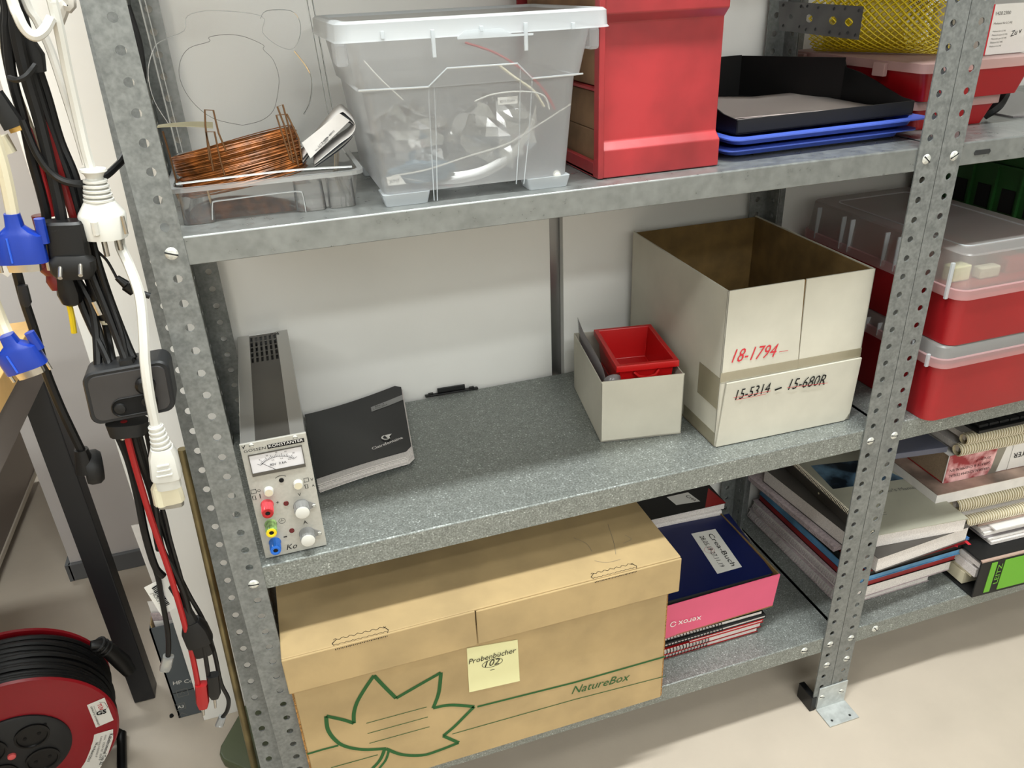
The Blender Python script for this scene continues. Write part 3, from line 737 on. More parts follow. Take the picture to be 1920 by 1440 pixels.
scn = thing('small_open_carton', 'small open white carton holding a red tray, left of the large carton', 'carton', (.55, .18, ZM))
A, e, d, W = obox_frame((.4860, .1065, ZM + .001), (.6030, .0870, ZM + .001)); D = .176; H2 = .518
for a0, a1, b0, b1, nm in ((0, T * .6, 0, D, 'side_wall'), (W - T * .6, W, 0, D, 'side_wall'), (0, W, D - T * .6, D, 'side_wall'), (0, W, 0, T * .6, 'front_wall')):
    mb = MB(); wall(mb, A, e, d, a0, a1, b0, b1, ZM + .001, H2 - (.002 if nm[0] == 's' else 0)); mb.build(nm, M_card_w, scn, bevel=.0003, seg=1)
mb = MB(); wall(mb, A, e, d, 0, W, 0, D, ZM + .001, ZM + .003); mb.build('bottom', M_card_w, scn)
# film sleeve leaning inside along the left wall
mb = MB(); rows = []
for i in range(11):
    t_ = i / 10; ins = .004 + .010 * sin(pi * min(1, t_ * 1.2)) * (1 - t_) ; hi = H2 + .012 * t_ + .014 * t_ ** 2 - .008 * (1 - t_)
    base = A + e * (.004 + ins) + d * (.006 + .165 * t_)
    rows.append([base + V((0, 0, .01)), base + e * .002 + V((0, 0, .05)), base - e * (.003 * t_) + V((0, 0, hi - A.z))])
mb.loft(rows, False, False, closed=False); props(mb.build('film_sleeve', M_film, None, smooth=True, solid=.0006), 'clear plastic film sleeve standing along the left wall inside the small carton', 'film sleeve')
mb = MB(); rows = []
for i in range(9):
    a = pi * i / 8; c = A + e * (.018) + d * .012
    rows.append([c + e * (.0125 * cos(a)) - d * (.008 * sin(a)) + V((0, 0, .060)), c + e * (.0125 * cos(a)) - d * (.008 * sin(a)) + V((0, 0, .093 + .012 * sin(a)))])
mb.loft(rows, False, False, closed=False); props(mb.build('curled_film', M_film, None, smooth=True, solid=.0006), 'curled end of transparent film at the front left corner inside the small carton', 'film sleeve')
rb = thing('red_tray', 'small red plastic tray with a rim standing inside the small white carton', 'tray', (.56, .18, ZM + .005))
zr = H2 + .0115
def rbp(a, b, z): return A + e * a + d * b + V((0, 0, z - A.z))
def rbox(a0, a1, b0, b1, z): return [rbp(a0, b0, z), rbp(a1, b0, z), rbp(a1, b1, z), rbp(a0, b1, z)]
o_ = rbox(.027, .1145, .022, .150, zr); i_ = rbox(.031, .111, .026, .146, zr)
mb = MB(); mb.loft([rbox(.040, .105, .034, .140, ZM + .006), rbox(.032, .111, .026, .147, zr - .010), rbox(.026, .117, .019, .153, zr - .010), rbox(.026, .117, .019, .153, zr), rbox(.0325, .1105, .0255, .1465, zr), rbox(.040, .105, .036, .138, ZM + .062)])
mb.build('tray_body', M_redt, rb, bevel=.0010, fixn=True)
mb = MB(); c = rbp(.071, .024, zr - .020)
mb.tube([c + e * x + V((0, 0, z)) - d * y for x, y, z in ((-.018, 0, .006), (-.012, .004, .001), (0, .006, -.001), (.012, .004, .001), (.018, 0, .006))], .0022, 8); mb.build('grip', M_redt, rb, smooth=True)
mb = MB(); mb.pp(rbp(.034, .045, ZM + .058), e * .075, d * .09, V((0, 0, .002))); mb.build('tray_insert', M_redt, rb)

# ================================================================== BOTTOM SHELF: PINK LID, BOOKS
def slab(name, label, cat, pts, z0, z1, m_cov, m_pg, group=None, cov=.0008, spine=None, parent=None, bev=.0006):
    """a book: two covers and a page block, outline pts (front-left, front-right, back-right, back-left)"""
    c = sum((V((p[0], p[1], 0)) for p in pts), V()) / len(pts)
    t = thing(name, label, cat, (c.x, c.y, z0), group)
    P = [V((p[0], p[1], 0)) for p in pts]
    ins = [p + (c.xy.to_3d() - p).normalized() * .0022 for p in P]
    up = V((0, 0, 1))
    MB().prism([p + up * z0 for p in P], (0, 0, cov)).build('cover', m_cov, t)
    MB().prism([p + up * (z1 - cov) for p in P], (0, 0, cov)).build('cover', m_cov, t)
    MB().prism([p + up * (z0 + cov) for p in ins], (0, 0, z1 - z0 - 2 * cov)).build('page_block', m_pg, t)
    if spine is not None:
        a, b = P[spine], P[(spine + 1) % 4]; n = (b - a).normalized().cross(up)
        MB().prism([a + up * z0, b + up * z0, b + up * z1, a + up * z1], -n * .001).build('spine', m_cov, t)
    return t
def paperprism(name, label, cat, pts, z0, z1, m, group=None, bevel=0):
    o = MB().prism([V((p[0], p[1], z0)) for p in pts], (0, 0, z1 - z0)).build(name, m, bevel=bevel)
    return props(o, label, cat, group)

yq = .040
zb2 = ZB
def rect(x0, x1, y0, y1, r=0):
    c = V(((x0 + x1) / 2, (y0 + y1) / 2, 0)); R_ = Matrix.Rotation(r, 3, 'Z')
    return [(c + R_ @ (V((x, y, 0)) - c)).xy for x, y in ((x0, y0), (x1, y0), (x1, y1), (x0, y1))]
books = [('white_wirebound_book', 'red covered white block at the very bottom under the pink carton lid', .0125, (.556, .754, .050, .30, 0), M_redc),
         ('white_wirebound_book', 'second red covered wire bound block from the bottom under the pink carton lid', .0135, (.556, .756, .046, .30, .006), M_redc),
         ('red_folder', 'thin red folder in the middle of the stack under the pink carton lid', .006, (.62, .757, .043, .30, 0), M_redc),
         ('black_wirebound_book', 'upper thin black notebook in the stack under the pink carton lid', .0065, (.556, .762, .044, .30, .004), M_blackm),
         ('black_wirebound_book', 'topmost black notebook in the stack directly under the pink carton lid', .0085, (.556, .758, .048, .30, -.004), M_blackm)]
z = ZB + .0006
yb0 = .045
for nm, lab, th, (a, b, c, d_, r), m in books:
    k = slab(nm, lab, 'book', rect(a, b, c, d_, r), z, z + th, m, M_pages)
    if 'wire' in nm:
        mb = MB()
        for i in range(17 if m is M_redc else 21):
            x = .563 + i * .0058; mb.tube([(x, c + .0008 + .003 * sin(q), z + th / 2 + th * .36 * cos(q)) for q in [pi * j / 5 + pi for j in range(6)]], .0008, 4)
        props(mb.build('wire_binding', M_black, k), kind='stuff')
    z += th + .0003
ZP = z
pk = thing('pink_carton_lid', 'shallow pink cardboard box lid with upside-down white lettering, on the book stack', 'carton lid', (.64, .19, ZP))
fl_, fr_ = V((.556, .0410, 0)), V((.7870, .0480, 0))
pA, pB = PY(.040, 1463, 1078), PY(.045, 1449, 1137)
zpt = PY(.045, 1463, 1077).z; zpb = PY(.048, 1449, 1136).z
mb = MB()
a, b, c, d_ = V((.556, .044, zpb - .001)), V((.7745, .0475, zpb)), PY(.045, 1463, 1077), V((.556, .041, zpt + .001))
mb.prism([a, b, c, d_], (0, .002, 0)); mb.build('front_wall', M_pink, pk)
mb = MB(); mb.prism([b, c, V((c.x, .325, c.z - .004)), V((b.x, .325, b.z))], (-.002, 0, 0)); mb.build('side_wall', M_card_b, pk)
mb = MB(); mb.prism([V((.556, .325, b.z)), V((b.x, .325, b.z)), V((c.x, .325, c.z)), V((.556, .325, c.z))], (0, -.002, 0)); mb.build('back_wall', M_card_b, pk)
MB().prism([V((.556, .044, zpb)), V((b.x, .047, zpb)), V((b.x, .325, zpb)), V((.556, .325, zpb))], (0, 0, .002)).build('bottom', M_card_b, pk)
yk = .0425
A_, B_ = PY(yk, 1315, 1154), PY(yk, 1272, 1164)
txt('xerox', A_, B_, (0, -1, -.02), M_winkl, pk, off=.0006)
mb = MB(); c = PY(yk, 1262, 1170); mb.ribbon([c + V((.0048 * cos(q), -.0006, .0048 * sin(q))) for q in [radians(20 + 14 * i) for i in range(24)]], (0, -1, 0), .0014); mb.build('round_mark', M_winkl, pk)
zk = zpt - .004
# items inside the lid
BQ = [PZ(zk, 1262, 1124), PZ(zk, 1449, 1074), PZ(zk, 1367, 963), PZ(zk, 1236, 992)]
bl = [V((.556, BQ[0].y, 0)), BQ[1], BQ[2], V((.556, BQ[3].y + .012, 0))]
bk = slab('navy_book', 'dark navy book with a handwritten white label in the pink carton lid', 'book', [p.xy for p in bl], zpb + .0025, zk, M_navy, mat('dark_edge', (60, 62, 60), .7), bev=.001)
L_ = [PZ(zk + .0004, u, v) for u, v in ((1296, 1001), (1341, 992), (1391, 1063), (1345, 1076))]
MB().prism(L_, (0, 0, .0004)).build('book_label', M_tag, bk)
def lt(s_, u0, v0, u1, v1, h=1.0): 
    a, b = PZ(zk + .001, u0, v0), PZ(zk + .001, u1, v1); txt(s_, a, b, (0, 0, 1), M_ink, bk, hscale=h)
lt('Crea-Buch', 1327, 1002, 1372, 1062, .62); lt('28.05.19-27.11.19', 1311, 1006, 1351, 1064, 1.0)
c = PZ(zk + .001, 1330, 1031); mb = MB(); mb.ribbon([c + V((.0085 * cos(q), .0085 * sin(q), 0)) for q in [2 * pi * i / 20 for i in range(20)]], (0, 0, 1), .0008, True); mb.build('stamp', M_stamp, bk)
txt('44', c + V((-.004, .002, 0)), c + V((.002, -.005, 0)), (0, 0, 1), M_stamp, bk)
z2 = zk + .012
w1 = [PZ(z2, u, v) for u, v in ((1228, 985), (1356, 955), (1348, 953), (1215, 975))]
fs_ = MB(); q0, q1 = PZ(zk + .004, 1232, 984), PZ(zk + .004, 1355, 960)
fs_.prism([V((.556, q0.y, zpb + .003)), V((q1.x, q1.y, zpb + .003)), V((q1.x, .318, zpb + .003)), V((.556, .318, zpb + .003))], (0, 0, zk + .004 - zpb)); props(fs_.build('paper_block', M_pages, bevel=.003), 'white paper block behind the navy book in the pink carton lid', 'paper stack')
z3 = zk + .018
BK = [PZ(z3, 1200, 975), PZ(z3, 1361, 943), V((PZ(z3, 1361, 943).x + .003, .318, 0)), V((.556, .318, 0))]
BK[0] = V((.556, PZ(z3, 1225, 972).y, 0))
k3 = slab('black_red_book', 'black book with red corner and white label at the back of the lower shelf', 'book', [p.xy for p in BK], zk + .0045, z3, M_blackm, M_pages)
zz = z3 + .0004
MB().poly([PZ(zz, 1322, 952), PZ(zz, 1361, 943), PZ(zz, 1340, 925), PZ(zz, 1328, 915)]).build('red_corner', M_redd, k3)
MB().poly([PZ(zz, 1268, 947), PZ(zz, 1313, 940), PZ(zz, 1290, 923), PZ(zz, 1250, 932)]).build('book_label', M_tag, k3)
txt('Crea', PZ(zz + .0004, 1285, 931), PZ(zz + .0004, 1303, 940), (0, 0, 1), M_ink, k3)

# ================================================================== RIGHT BAY, BOTTOM SHELF: LEFT STACK
def spiral(parent, p0, p1, r, n, m=M_lilac, th=.0007, back=(0, 0, 1), name='coil_binding'):
    mb = MB(); p0, p1 = V(p0), V(p1); ax = (p1 - p0); L = ax.length; ax.normalize(); sd = ax.cross(V((0, 0, 1))).normalized()
    if sd.x > 0: sd = -sd
    for i in range(n):
        c = p0 + ax * L * (i + .5) / n
        mb.tube([c + sd * (r * cos(q) - r * .15) + V((0, 0, r * sin(q))) + ax * (.0008 * q) for q in [-pi / 1.5 + 1.34 * pi * j / 6 for j in range(7)]], th, 4)
    return props(mb.build(name, m, parent), kind='stuff')
x0 = .9165
specs = [('wirebound_report', 'bottommost thick spiral bound report on the lower right shelf, coils to the left', .022, (x0, 1.108, .050, .330, .012), M_lilac, M_pages, 44, .007),
         ('wirebound_report', 'second spiral bound report from the bottom, black comb holes along its left edge', .024, (x0 + .004, 1.140, .040, .325, .03), M_lilac, M_pages, 60, .005),
         ('magazine_volume', 'black and red printed magazine volume low in the right stack', .014, (x0 + .012, 1.144, .038, .32, .01), M_blackm, M_wine, 0, 0),
         ('magazine_volume', 'magazine volume with a light blue front edge in the right stack', .013, (x0 + .012, 1.148, .036, .32, .01), M_skyblue, M_skyblue, 0, 0),
         ('magazine_volume', 'black magazine volume between the light blue and the dark red ones', .014, (x0 + .014, 1.152, .034, .31, .012), M_blackm, M_blackm, 0, 0),
         ('magazine_volume', 'dark red magazine volume under the blue magazine in the right stack', .0085, (x0 + .016, 1.152, .030, .31, .012), M_wine, M_wine, 0, 0),
         ('blue_magazine', 'blue covered magazine with a red number sticker below the white manuals', .004, (x0 + .016, 1.150, .028, .30, .012), M_bluecov, M_pages, 0, 0)]
z = ZB + .0006
for nm, lab, th, (a, b, c, d_, r), m1, m2, ns, rr in specs:
    pts = rect(a, b, c, d_, r); k = slab(nm, lab, 'book', pts, z, z + th, m1, m2)
    if ns: spiral(k, (pts[0][0], pts[0][1] + .004, z + th / 2), (pts[3][0], pts[3][1] - .004, z + th / 2), rr, ns)
    zlast = z + th; z += th + .0004
mgz = [PZ(zlast + .0003, u, v) for u, v in ((1763, 1020), (1802, 1010), (1792, 998), (1750, 1006))]
MB().prism(mgz, (0, 0, .0003)).build('sticker', M_card_w, k)
txt('16', PZ(zlast + .0008, 1798, 1001), PZ(zlast + .0008, 1765, 1007), (0, 0, 1), M_redink, k, bold=.02)
# lilac pads behind, on the left
k = slab('ring_notebook', 'lilac grey wirebound pad fanned out on the left of the right-hand manuals', 'book', rect(.903, 1.085, .085, .338, .06), z, z + .009, M_lilac, M_lilac)
pts = rect(.905, 1.085, .085, .338, .06); spiral(k, (pts[0][0], pts[0][1], z + .0045), (pts[3][0], pts[3][1], z + .0045), .004, 70)
z += .0095
zt_ = .186
h_ = zt_ - z
k = slab('wirebound_manual', 'thick white wirebound manual with a dark starry cover below the grey manual', 'book', rect(.921, 1.120, .010, .300, .07), z, z + h_ * .52, M_starry, M_pages)
pts = rect(.921, 1.120, .010, .300, .07)
mp_ = z + h_ * .52 + .0004
A4 = [PZ(zt_, 1642, 1004), PZ(zt_, 1816, 972), PZ(zt_, 1690, 862), PZ(zt_, 1478, 872)]
vx = (A4[1] - A4[0]); vy = (A4[2] - A4[1])
A4 = [A4[1] - vx, A4[1], A4[1] + V((.020, .27, 0)), A4[1] - vx + V((.010, .27, 0))]
for p in A4: p.x = p.x
ug = thing('grey_manual', "thick user's manual with grey cover, blue picture and wire binding on top", 'book', (1.0, .13, mp_))
c = sum(A4, V()) / 4
MB().prism([V((p.x, p.y, zt_ - .0012)) for p in A4], (0, 0, .0012)).build('cover', M_greyc, ug)
MB().prism([V((p.x, p.y, mp_)) + (V((c.x, c.y, 0)) - V((p.x, p.y, 0))).normalized() * .003 for p in A4], (0, 0, zt_ - mp_ - .0014)).build('page_block', M_pages, ug)
l0, l1 = A4[0], A4[3]
mb = MB(); mb.prism([V((l0.x - .001, l0.y, mp_)), V((l1.x - .001, l1.y, mp_)), V((l1.x - .001, l1.y, zt_)), V((l0.x - .001, l0.y, zt_))], (.001, 0, 0)); mb.build('spine', M_starry, ug)
mb = MB(); N_ = 78
for i in range(N_):
    c0 = l0.lerp(l1, (i + .5) / N_); mb.tube([V((c0.x + .0035 * cos(q) + .0005, c0.y, zt_ - .003 + .0048 * sin(q))) for q in [radians(a) for a in range(-20, 201, 36)]], .0007, 4)
props(mb.build('coil_binding', M_combr, ug), kind='stuff')
zz = zt_ + .0003
MB().poly([PZ(zz, u, v) for u, v in ((1520, 873), (1620, 862), (1696, 898), (1562, 917))]).build('cover_picture', M_picblue, ug)
txt("User's Manual", PZ(zz, 1652, 925), PZ(zz, 1722, 916), (0, 0, 1), M_gink, ug, hscale=1.0)
mb = MB(); mb.ribbon([PZ(zz, 1645, 962), PZ(zz, 1662, 960)], (0, 0, 1), .001); mb.ribbon([PZ(zz, 1645, 966), PZ(zz, 1663, 964)], (0, 0, 1), .001); mb.build('print_line', M_gink, ug)
# spots on the dark side cover
mb = MB()
for u, v, r in ((1500, 918, .005), (1524, 942, .006), (1560, 981, .006), (1548, 968, .003), (1513, 930, .0025), (1576, 1000, .004), (1535, 925, .002)):
    p = PX(l0.x - .0016, u, v)
    if mp_ < p.z < zt_: mb.lathe([(min(r, .004), 0), (min(r, .004), .0002)], p, (-1, 0, 0), 10)
if mb.v: mb.build('cover_spot', M_cream, ug)

# ------------------------------------------------------------------ right stack (binder ... keyboard)
bd = thing('lever_arch_binder', 'black lever arch file with bright green spine label lying on the lower right shelf', 'binder', (1.28, .14, ZB))
BA, BB = PZ(ZB + .001, 1822, 1121), PZ(ZB + .001, 1922, 1098)
e = V((1, -.045, 0)).normalized(); d = V((-e.y, e.x, 0)); A = V((BA.x, BA.y, ZB + .001)); Wb = .30; Hb = .080; Db = .26
def wb(name, a0, a1, b0, b1, z0, z1, m, par, bev=0):
    mb = MB(); mb.pp(A + e * a0 + d * b0 + V((0, 0, z0)), e * (a1 - a0), d * (b1 - b0), V((0, 0, z1 - z0))); return mb.build(name, m, par, bevel=bev)
wb('spine', 0, Wb, 0, .0025, 0, Hb, M_blackm, bd, .0006); wb('cover', 0, Wb, .0025, Db, 0, .0025, M_blackm, bd); wb('cover', 0, Wb, .0025, Db, Hb - .0025, Hb, M_blackm, bd)
wb('spine_edge', 0, Wb, -.0006, .004, Hb - .0024, Hb + .0006, mat('worn_edge', (176, 150, 136), .7), bd)
for i, (z0, z1, i0) in enumerate(((.006, .030, .030), (.031, .036, .018), (.037, .054, .010), (.055, .060, .022), (.061, .070, .006))):
    wb('paper', .004 + .002 * (i % 2), Wb - .01, i0, Db - .01, z0, z1, M_cream if i < 2 else M_pages, bd)
wb('label', .022, .034, -.0008, 0, .006, Hb - .008, M_lime, bd); wb('label', .050, .29, -.0008, 0, .006, Hb - .008, M_lime, bd)
a_ = A + e * .046 - d * .0004 + V((0, 0, .020)); txt('LEITZ', a_ + V((0, 0, .002)), a_ + V((0, 0, .046)), -d, M_lime, bd, off=.0006, bold=.01, hscale=.72)
# loose plastic pockets on the binder
def shiftA(u, v, zz_): 
    global A; p = PZ(zz_, u, v); A = V((p.x, p.y, zz_)); return A
z0 = ZB + .001 + Hb + .001
shiftA(1858, 1022, z0); 
k = thing('document_stack', 'loose papers and clear pockets lying on the black binder', 'papers', (A.x + .1, A.y + .1, A.z))
for i, (dx, dy, z_a, z_b, m) in enumerate(((0, 0, 0, .006, M_pages), (-.004, .004, .008, .0115, M_paper), (-.012, .006, .0125, .0135, M_film), (-.010, .010, .0145, .0205, M_paper), (-.014, .014, .022, .0265, M_pages), (.004, .002, .0275, .0305, M_paper), (-.02, .018, .0315, .0360, M_photo))):
    wb('paper_sheet' if m is not M_film else 'plastic_pocket', dx, .28, dy, .24, z_a, z_b, m, k)
z0 += .0370
def combbook(u, v, zz_, th, r, lab, L=.30, zoff=0):
    p = PZ(zz_, u, v); A0 = V((p.x, p.y, zz_))
    k = thing('comb_bound_report', lab, 'book', (A0.x + .12, A0.y + .12, zz_))
    c0 = A0 + d * r + V((0, 0, r))
    MB().prism([A0 + e * .006 + d * r * 1.2 + V((0, 0, r - th / 2)), A0 + e * (L - .006) + d * r * 1.2 + V((0, 0, r - th / 2)), A0 + e * (L - .006) + d * .22 + V((0, 0, r - th / 2)), A0 + e * .006 + d * .22 + V((0, 0, r - th / 2))], (0, 0, th)).build('page_block', M_pages, k)
    tb = MB(); tb.lathe([(r * .86, 0), (r * .86, L)], c0, e, 18, False, False); tb.build('comb_tube', M_comb, k, smooth=True)
    mb = MB(); n = int(L / .0052)
    for i in range(n):
        cc = c0 + e * (i + .5) * .0052
        mb.tube([cc + d * (r * cos(q)) + V((0, 0, r * sin(q))) for q in [radians(50 + 26 * j) for j in range(10)]], .0011, 4)
    props(mb.build('comb_ring', M_combr, k), kind='stuff')
    return k
combbook(1812, 992, z0, .011, .0095, 'lower ivory comb bound report below the white book in the right stack')
combbook(1797, 967, z0 + .0192, .016, .0130, 'upper ivory comb bound report with wide rings below the white book in the right stack')
z0 += .0192 + .0262
A = PZ(z0, 1780, 942)
k = thing('white_book', 'thick white softcover book with a photo cover under the red catalogue', 'book', (A.x + .1, A.y + .1, z0))
wb('page_block', -.03, .28, 0, .24, 0, .0215, M_paper, k); wb('cover', -.03, .28, -.001, .24, .0217, .0230, M_photo, k)
z0 += .0235
A = PZ(z0, 1767, 907)
ct_ = thing('catalogue', 'thick catalogue with red and white spine reading upside-down laboratory supplies', 'catalogue', (A.x + .12, A.y + .1, z0))
Hc = .057
wb('page_block', .0015, .30, .0015, .215, .001, Hc - .001, mat('brown_grey_pages', (150, 130, 108), .8, noise=(500, .06)), ct_)
wb('spine', 0, .30, 0, .0012, 0, Hc, M_winkl, ct_); wb('cover', 0, .30, 0, .215, Hc - .001, Hc, M_winkl, ct_); wb('cover', 0, .30, 0, .215, 0, .001, M_redd, ct_)
mb = MB()
pr_ = [A + e * .001 - d * .0006, A + e * .092 - d * .0006, A + e * .097 - d * .0006 + V((0, 0, .012)), A + e * .099 - d * .0006 + V((0, 0, .028)), A + e * .101 - d * .0006 + V((0, 0, Hc)), A + e * .001 - d * .0006 + V((0, 0, Hc))]
mb.poly(pr_); mb.build('red_print', M_catred, ct_)
mb = MB(); mb.poly([A + e * .092 - d * .0004, A + e * .110 - d * .0004, A + e * .121 - d * .0004 + V((0, 0, Hc)), A + e * .101 - d * .0004 + V((0, 0, Hc)), A + e * .099 - d * .0004 + V((0, 0, .028)), A + e * .097 - d * .0004 + V((0, 0, .012))]); mb.build('grey_print', M_smoke, ct_)
for s_, a0, a1, h in (('VERBRAUCHSMATERIAL', .094, .008, .0165), ('GERÄTE & CHEMIKALIEN', .092, .008, .0275), ('2016/2017', .090, .060, .0390)):
    txt(s_, A + e * a0 + V((0, 0, h)), A + e * a1 + V((0, 0, h)), -d, M_ink, ct_, off=.0009)
txt('MEYER', A + e * .185 + V((0, 0, .034)), A + e * .140 + V((0, 0, .034)), -d, M_ink, ct_, off=.0009)
mb = MB(); mb.ribbon([A + e * .134 - d * .0006, A + e * .134 - d * .0006 + V((0, 0, Hc))], -d, .0006); mb.build('print_line', M_gink, ct_)
z0 += Hc + .0005
combbook(1800, 860, z0, .012, .0108, 'lower of the two ivory comb bindings on top of the red catalogue')
A = PZ(z0 + .0205, 1805, 835)
combbook(1812, 838, z0 + .0218, .010, .0098, 'upper of the two ivory comb bindings, with a torn end, under the shelf')
zf_ = z0
p = PZ(zf_ + .001, 1690, 850)
mb = MB(); q = PZ(zf_ + .006, 1782, 846); pl_ = PZ(zf_ + .006, 1650, 842)
c0, c1 = V((q.x, q.y + .006, zf_ + .0005)), V((q.x - .10, q.y + .02, zf_ + .0005))
mb.pp(c1, c0 - c1, (0, .20, 0), (0, 0, .011)); props(mb.build('grey_folder', mat('blue_grey_cover', (92, 94, 108), .5), bevel=.001), 'blue grey folder edge sticking out left of the comb bindings', 'folder')
zk_ = max(z0 + .058, .352)
q = PZ(.365, 1735, 822)
mb = MB(); mb.prism([V((1.035, .135, zk_ - .030)), V((1.095, .130, zk_ - .030)), V((1.095, .25, zk_ - .030)), V((1.035, .25, zk_ - .030))], (0, 0, .003)); props(mb.build('kraft_envelope', M_kraft, None), 'small kraft brown envelope corner beside the comb bindings, under the shelf', 'envelope')
kb = thing('keyboard', 'black keyboard wedged under the middle right shelf above the comb bindings', 'keyboard', (1.25, .13, zk_ - .008))
KQ = PZ(zk_, 1838, 802)
MB().pp((KQ.x, KQ.y, zk_ - .012), (.33, -.008, 0), (0, .14, 0), (0, 0, .006)).build('keyboard_body', M_black, kb, bevel=.001)
for r in range(5):
    for c in range(15):
        x = KQ.x + .006 + c * .0205; MB().pp((x, KQ.y + .006 + r * .026 - c * .0005, zk_ - .006), (.0185, 0, 0), (0, .023, 0), (0, 0, .005)).build('key', M_blackm, kb, bevel=.0012, seg=1)

# ================================================================== RIGHT BAY, MIDDLE SHELF: LIDDED BOXES
def rrect(x0, x1, y0, y1, r, z, n=5):
    out = []
    for cx, cy, a0 in ((x1 - r, y0 + r, -90), (x1 - r, y1 - r, 0), (x0 + r, y1 - r, 90), (x0 + r, y0 + r, 180)):
        for i in range(n + 1):
            a = radians(a0 + 90 * i / n); out.append(V((cx + r * cos(a), cy + r * sin(a), z)))
    return out
def shell(mb, rings): mb.loft(rings)
def lidbox(label, x0, x1, y0, y1, z0, zr, zt, dz_top, group=None):
    t = thing('lidded_box', label, 'storage box', ((x0 + x1) / 2, (y0 + y1) / 2, z0), group)
    mb = MB(); mb.loft([rrect(x0 + .004, x1 - .004, y0 + .004, y1 - .004, .016, z0), rrect(x0, x1, y0, y1, .018, zr), rrect(x0 + .0025, x1 - .0025, y0 + .0025, y1 - .0025, .016, zr), rrect(x0 + .0065, x1 - .0065, y0 + .0065, y1 - .0065, .014, z0 + .003)])
    mb.build('box_body', M_red, t, smooth=30)
    mb = MB(); mb.loft([rrect(x0 - .003, x1 + .003, y0 - .003, y1 + .003, .020, zr - .004), rrect(x0 - .003, x1 + .003, y0 - .003, y1 + .003, .020, zr + .009), rrect(x0 + .001, x1 - .001, y0 + .001, y1 - .001, .017, zr + .0095)], False, False)
    mb.build('lid_rim', M_lidr, t, smooth=30)
    mb = MB(); mb.loft([rrect(x0 + .001, x1 - .001, y0 + .001, y1 - .001, .017, zr + .009), rrect(x0 + .005, x1 - .005, y0 + .005, y1 - .005, .015, zt - .002), rrect(x0 + .007, x1 - .007, y0 + .007, y1 - .007, .014, zt)], False, True)
    mb.build('lid', M_lidf, t, smooth=30)
    # ribs and catches on the left side
    for yy_ in (y0 + .05, y0 + .12, y0 + .145, y0 + .22, y0 + .24, y0 + .30):
        MB().box(x0 - .0035, x0 + .004, yy_, yy_ + .002, zr, zt - .006).build('rib', M_frost2, t)
    MB().box(x0 - .007, x0 - .002, y0 + .016, y0 + .020, zr - .006, zt - .012).build('catch', M_frost2, t, bevel=.0008)
    # raised frame on the lid
    mb = MB(); mb.tube([p for p in rrect(x0 + .03, x1 - .03, y0 + .035, y1 - .035, .012, zt + .0004)], .0012, 5, closed=True); mb.build('lid_ridge', M_frost2, t)
    return t
bx0, bx1 = .9385, 1.152
lidbox('lower red box with translucent lid standing on the middle right shelf', .9395, 1.152, -.019, .315, ZM + .0006, .512, .5375, 0)
lidbox('upper red box with tall translucent lid, below the green crate', .9475, 1.152, -.018, .318, .5385, .612, .669, 0)
for i, (a, b, c, s_, m, l) in enumerate(((.985, .02, .618, (.03, .02, .022), M_postit, 'pale yellow carton seen through the upper translucent lid'), (1.03, .015, .618, (.034, .015, .016), M_cream, 'cream packet seen through the upper translucent lid'), (1.085, .02, .618, (.04, .04, .02), M_redc, 'red packet seen through the upper translucent lid'))):
    props(MB().box(a - s_[0] / 2, a + s_[0] / 2, b, b + s_[1], c, c + s_[2]).build('small_packet', m, bevel=.002), l, 'packet')
props(MB().box(.96, 1.14, .004, .29, .60, .6175).build('packing_foam', M_redd, bevel=.004), 'dark red packing filling the upper red box under its lid', 'packing')

gc = thing('green_crate', 'dark green plastic crate under the top right shelf behind the red boxes', 'crate', (1.33, .18, ZM))
gx0, gx1, gy0, gy1 = 1.168, 1.52, .045, .315; gz1 = .770
mb = MB(); mb.loft([rrect(gx0, gx1, gy0, gy1, .012, ZM + .001), rrect(gx0 - .004, gx1, gy0 - .004, gy1, .012, gz1), rrect(gx0, gx1 - .004, gy0, gy1 - .004, .010, gz1), rrect(gx0 + .004, gx1 - .004, gy0 + .004, gy1 - .004, .010, ZM + .005)]); mb.build('crate_body', M_greencrate, gc, smooth=30)
for z in (gz1 - .004, gz1 - .035, .655):
    mb = MB(); mb.loft([rrect(gx0 - .010, gx1, gy0 - .010, gy1, .014, z - .004), rrect(gx0 - .010, gx1, gy0 - .010, gy1, .014, z)], True, True); mb.build('rim', M_greencrate, gc)
for yy_ in [gy0 + .02 + i * .045 for i in range(6)]:
    MB().box(gx0 - .008, gx0 - .001, yy_, yy_ + .003, .60, gz1 - .04).build('rib', M_greencrate, gc)
    MB().box(gx0 - .0045, gx0 - .0015, yy_ + .010, yy_ + .034, .665, .700).build('crate_opening', M_ink, gc)
for xx_ in [gx0 + .02 + i * .05 for i in range(7)]:
    MB().box(xx_, xx_ + .003, gy0 - .008, gy0 - .001, .60, gz1 - .04).build('rib', M_greencrate, gc)

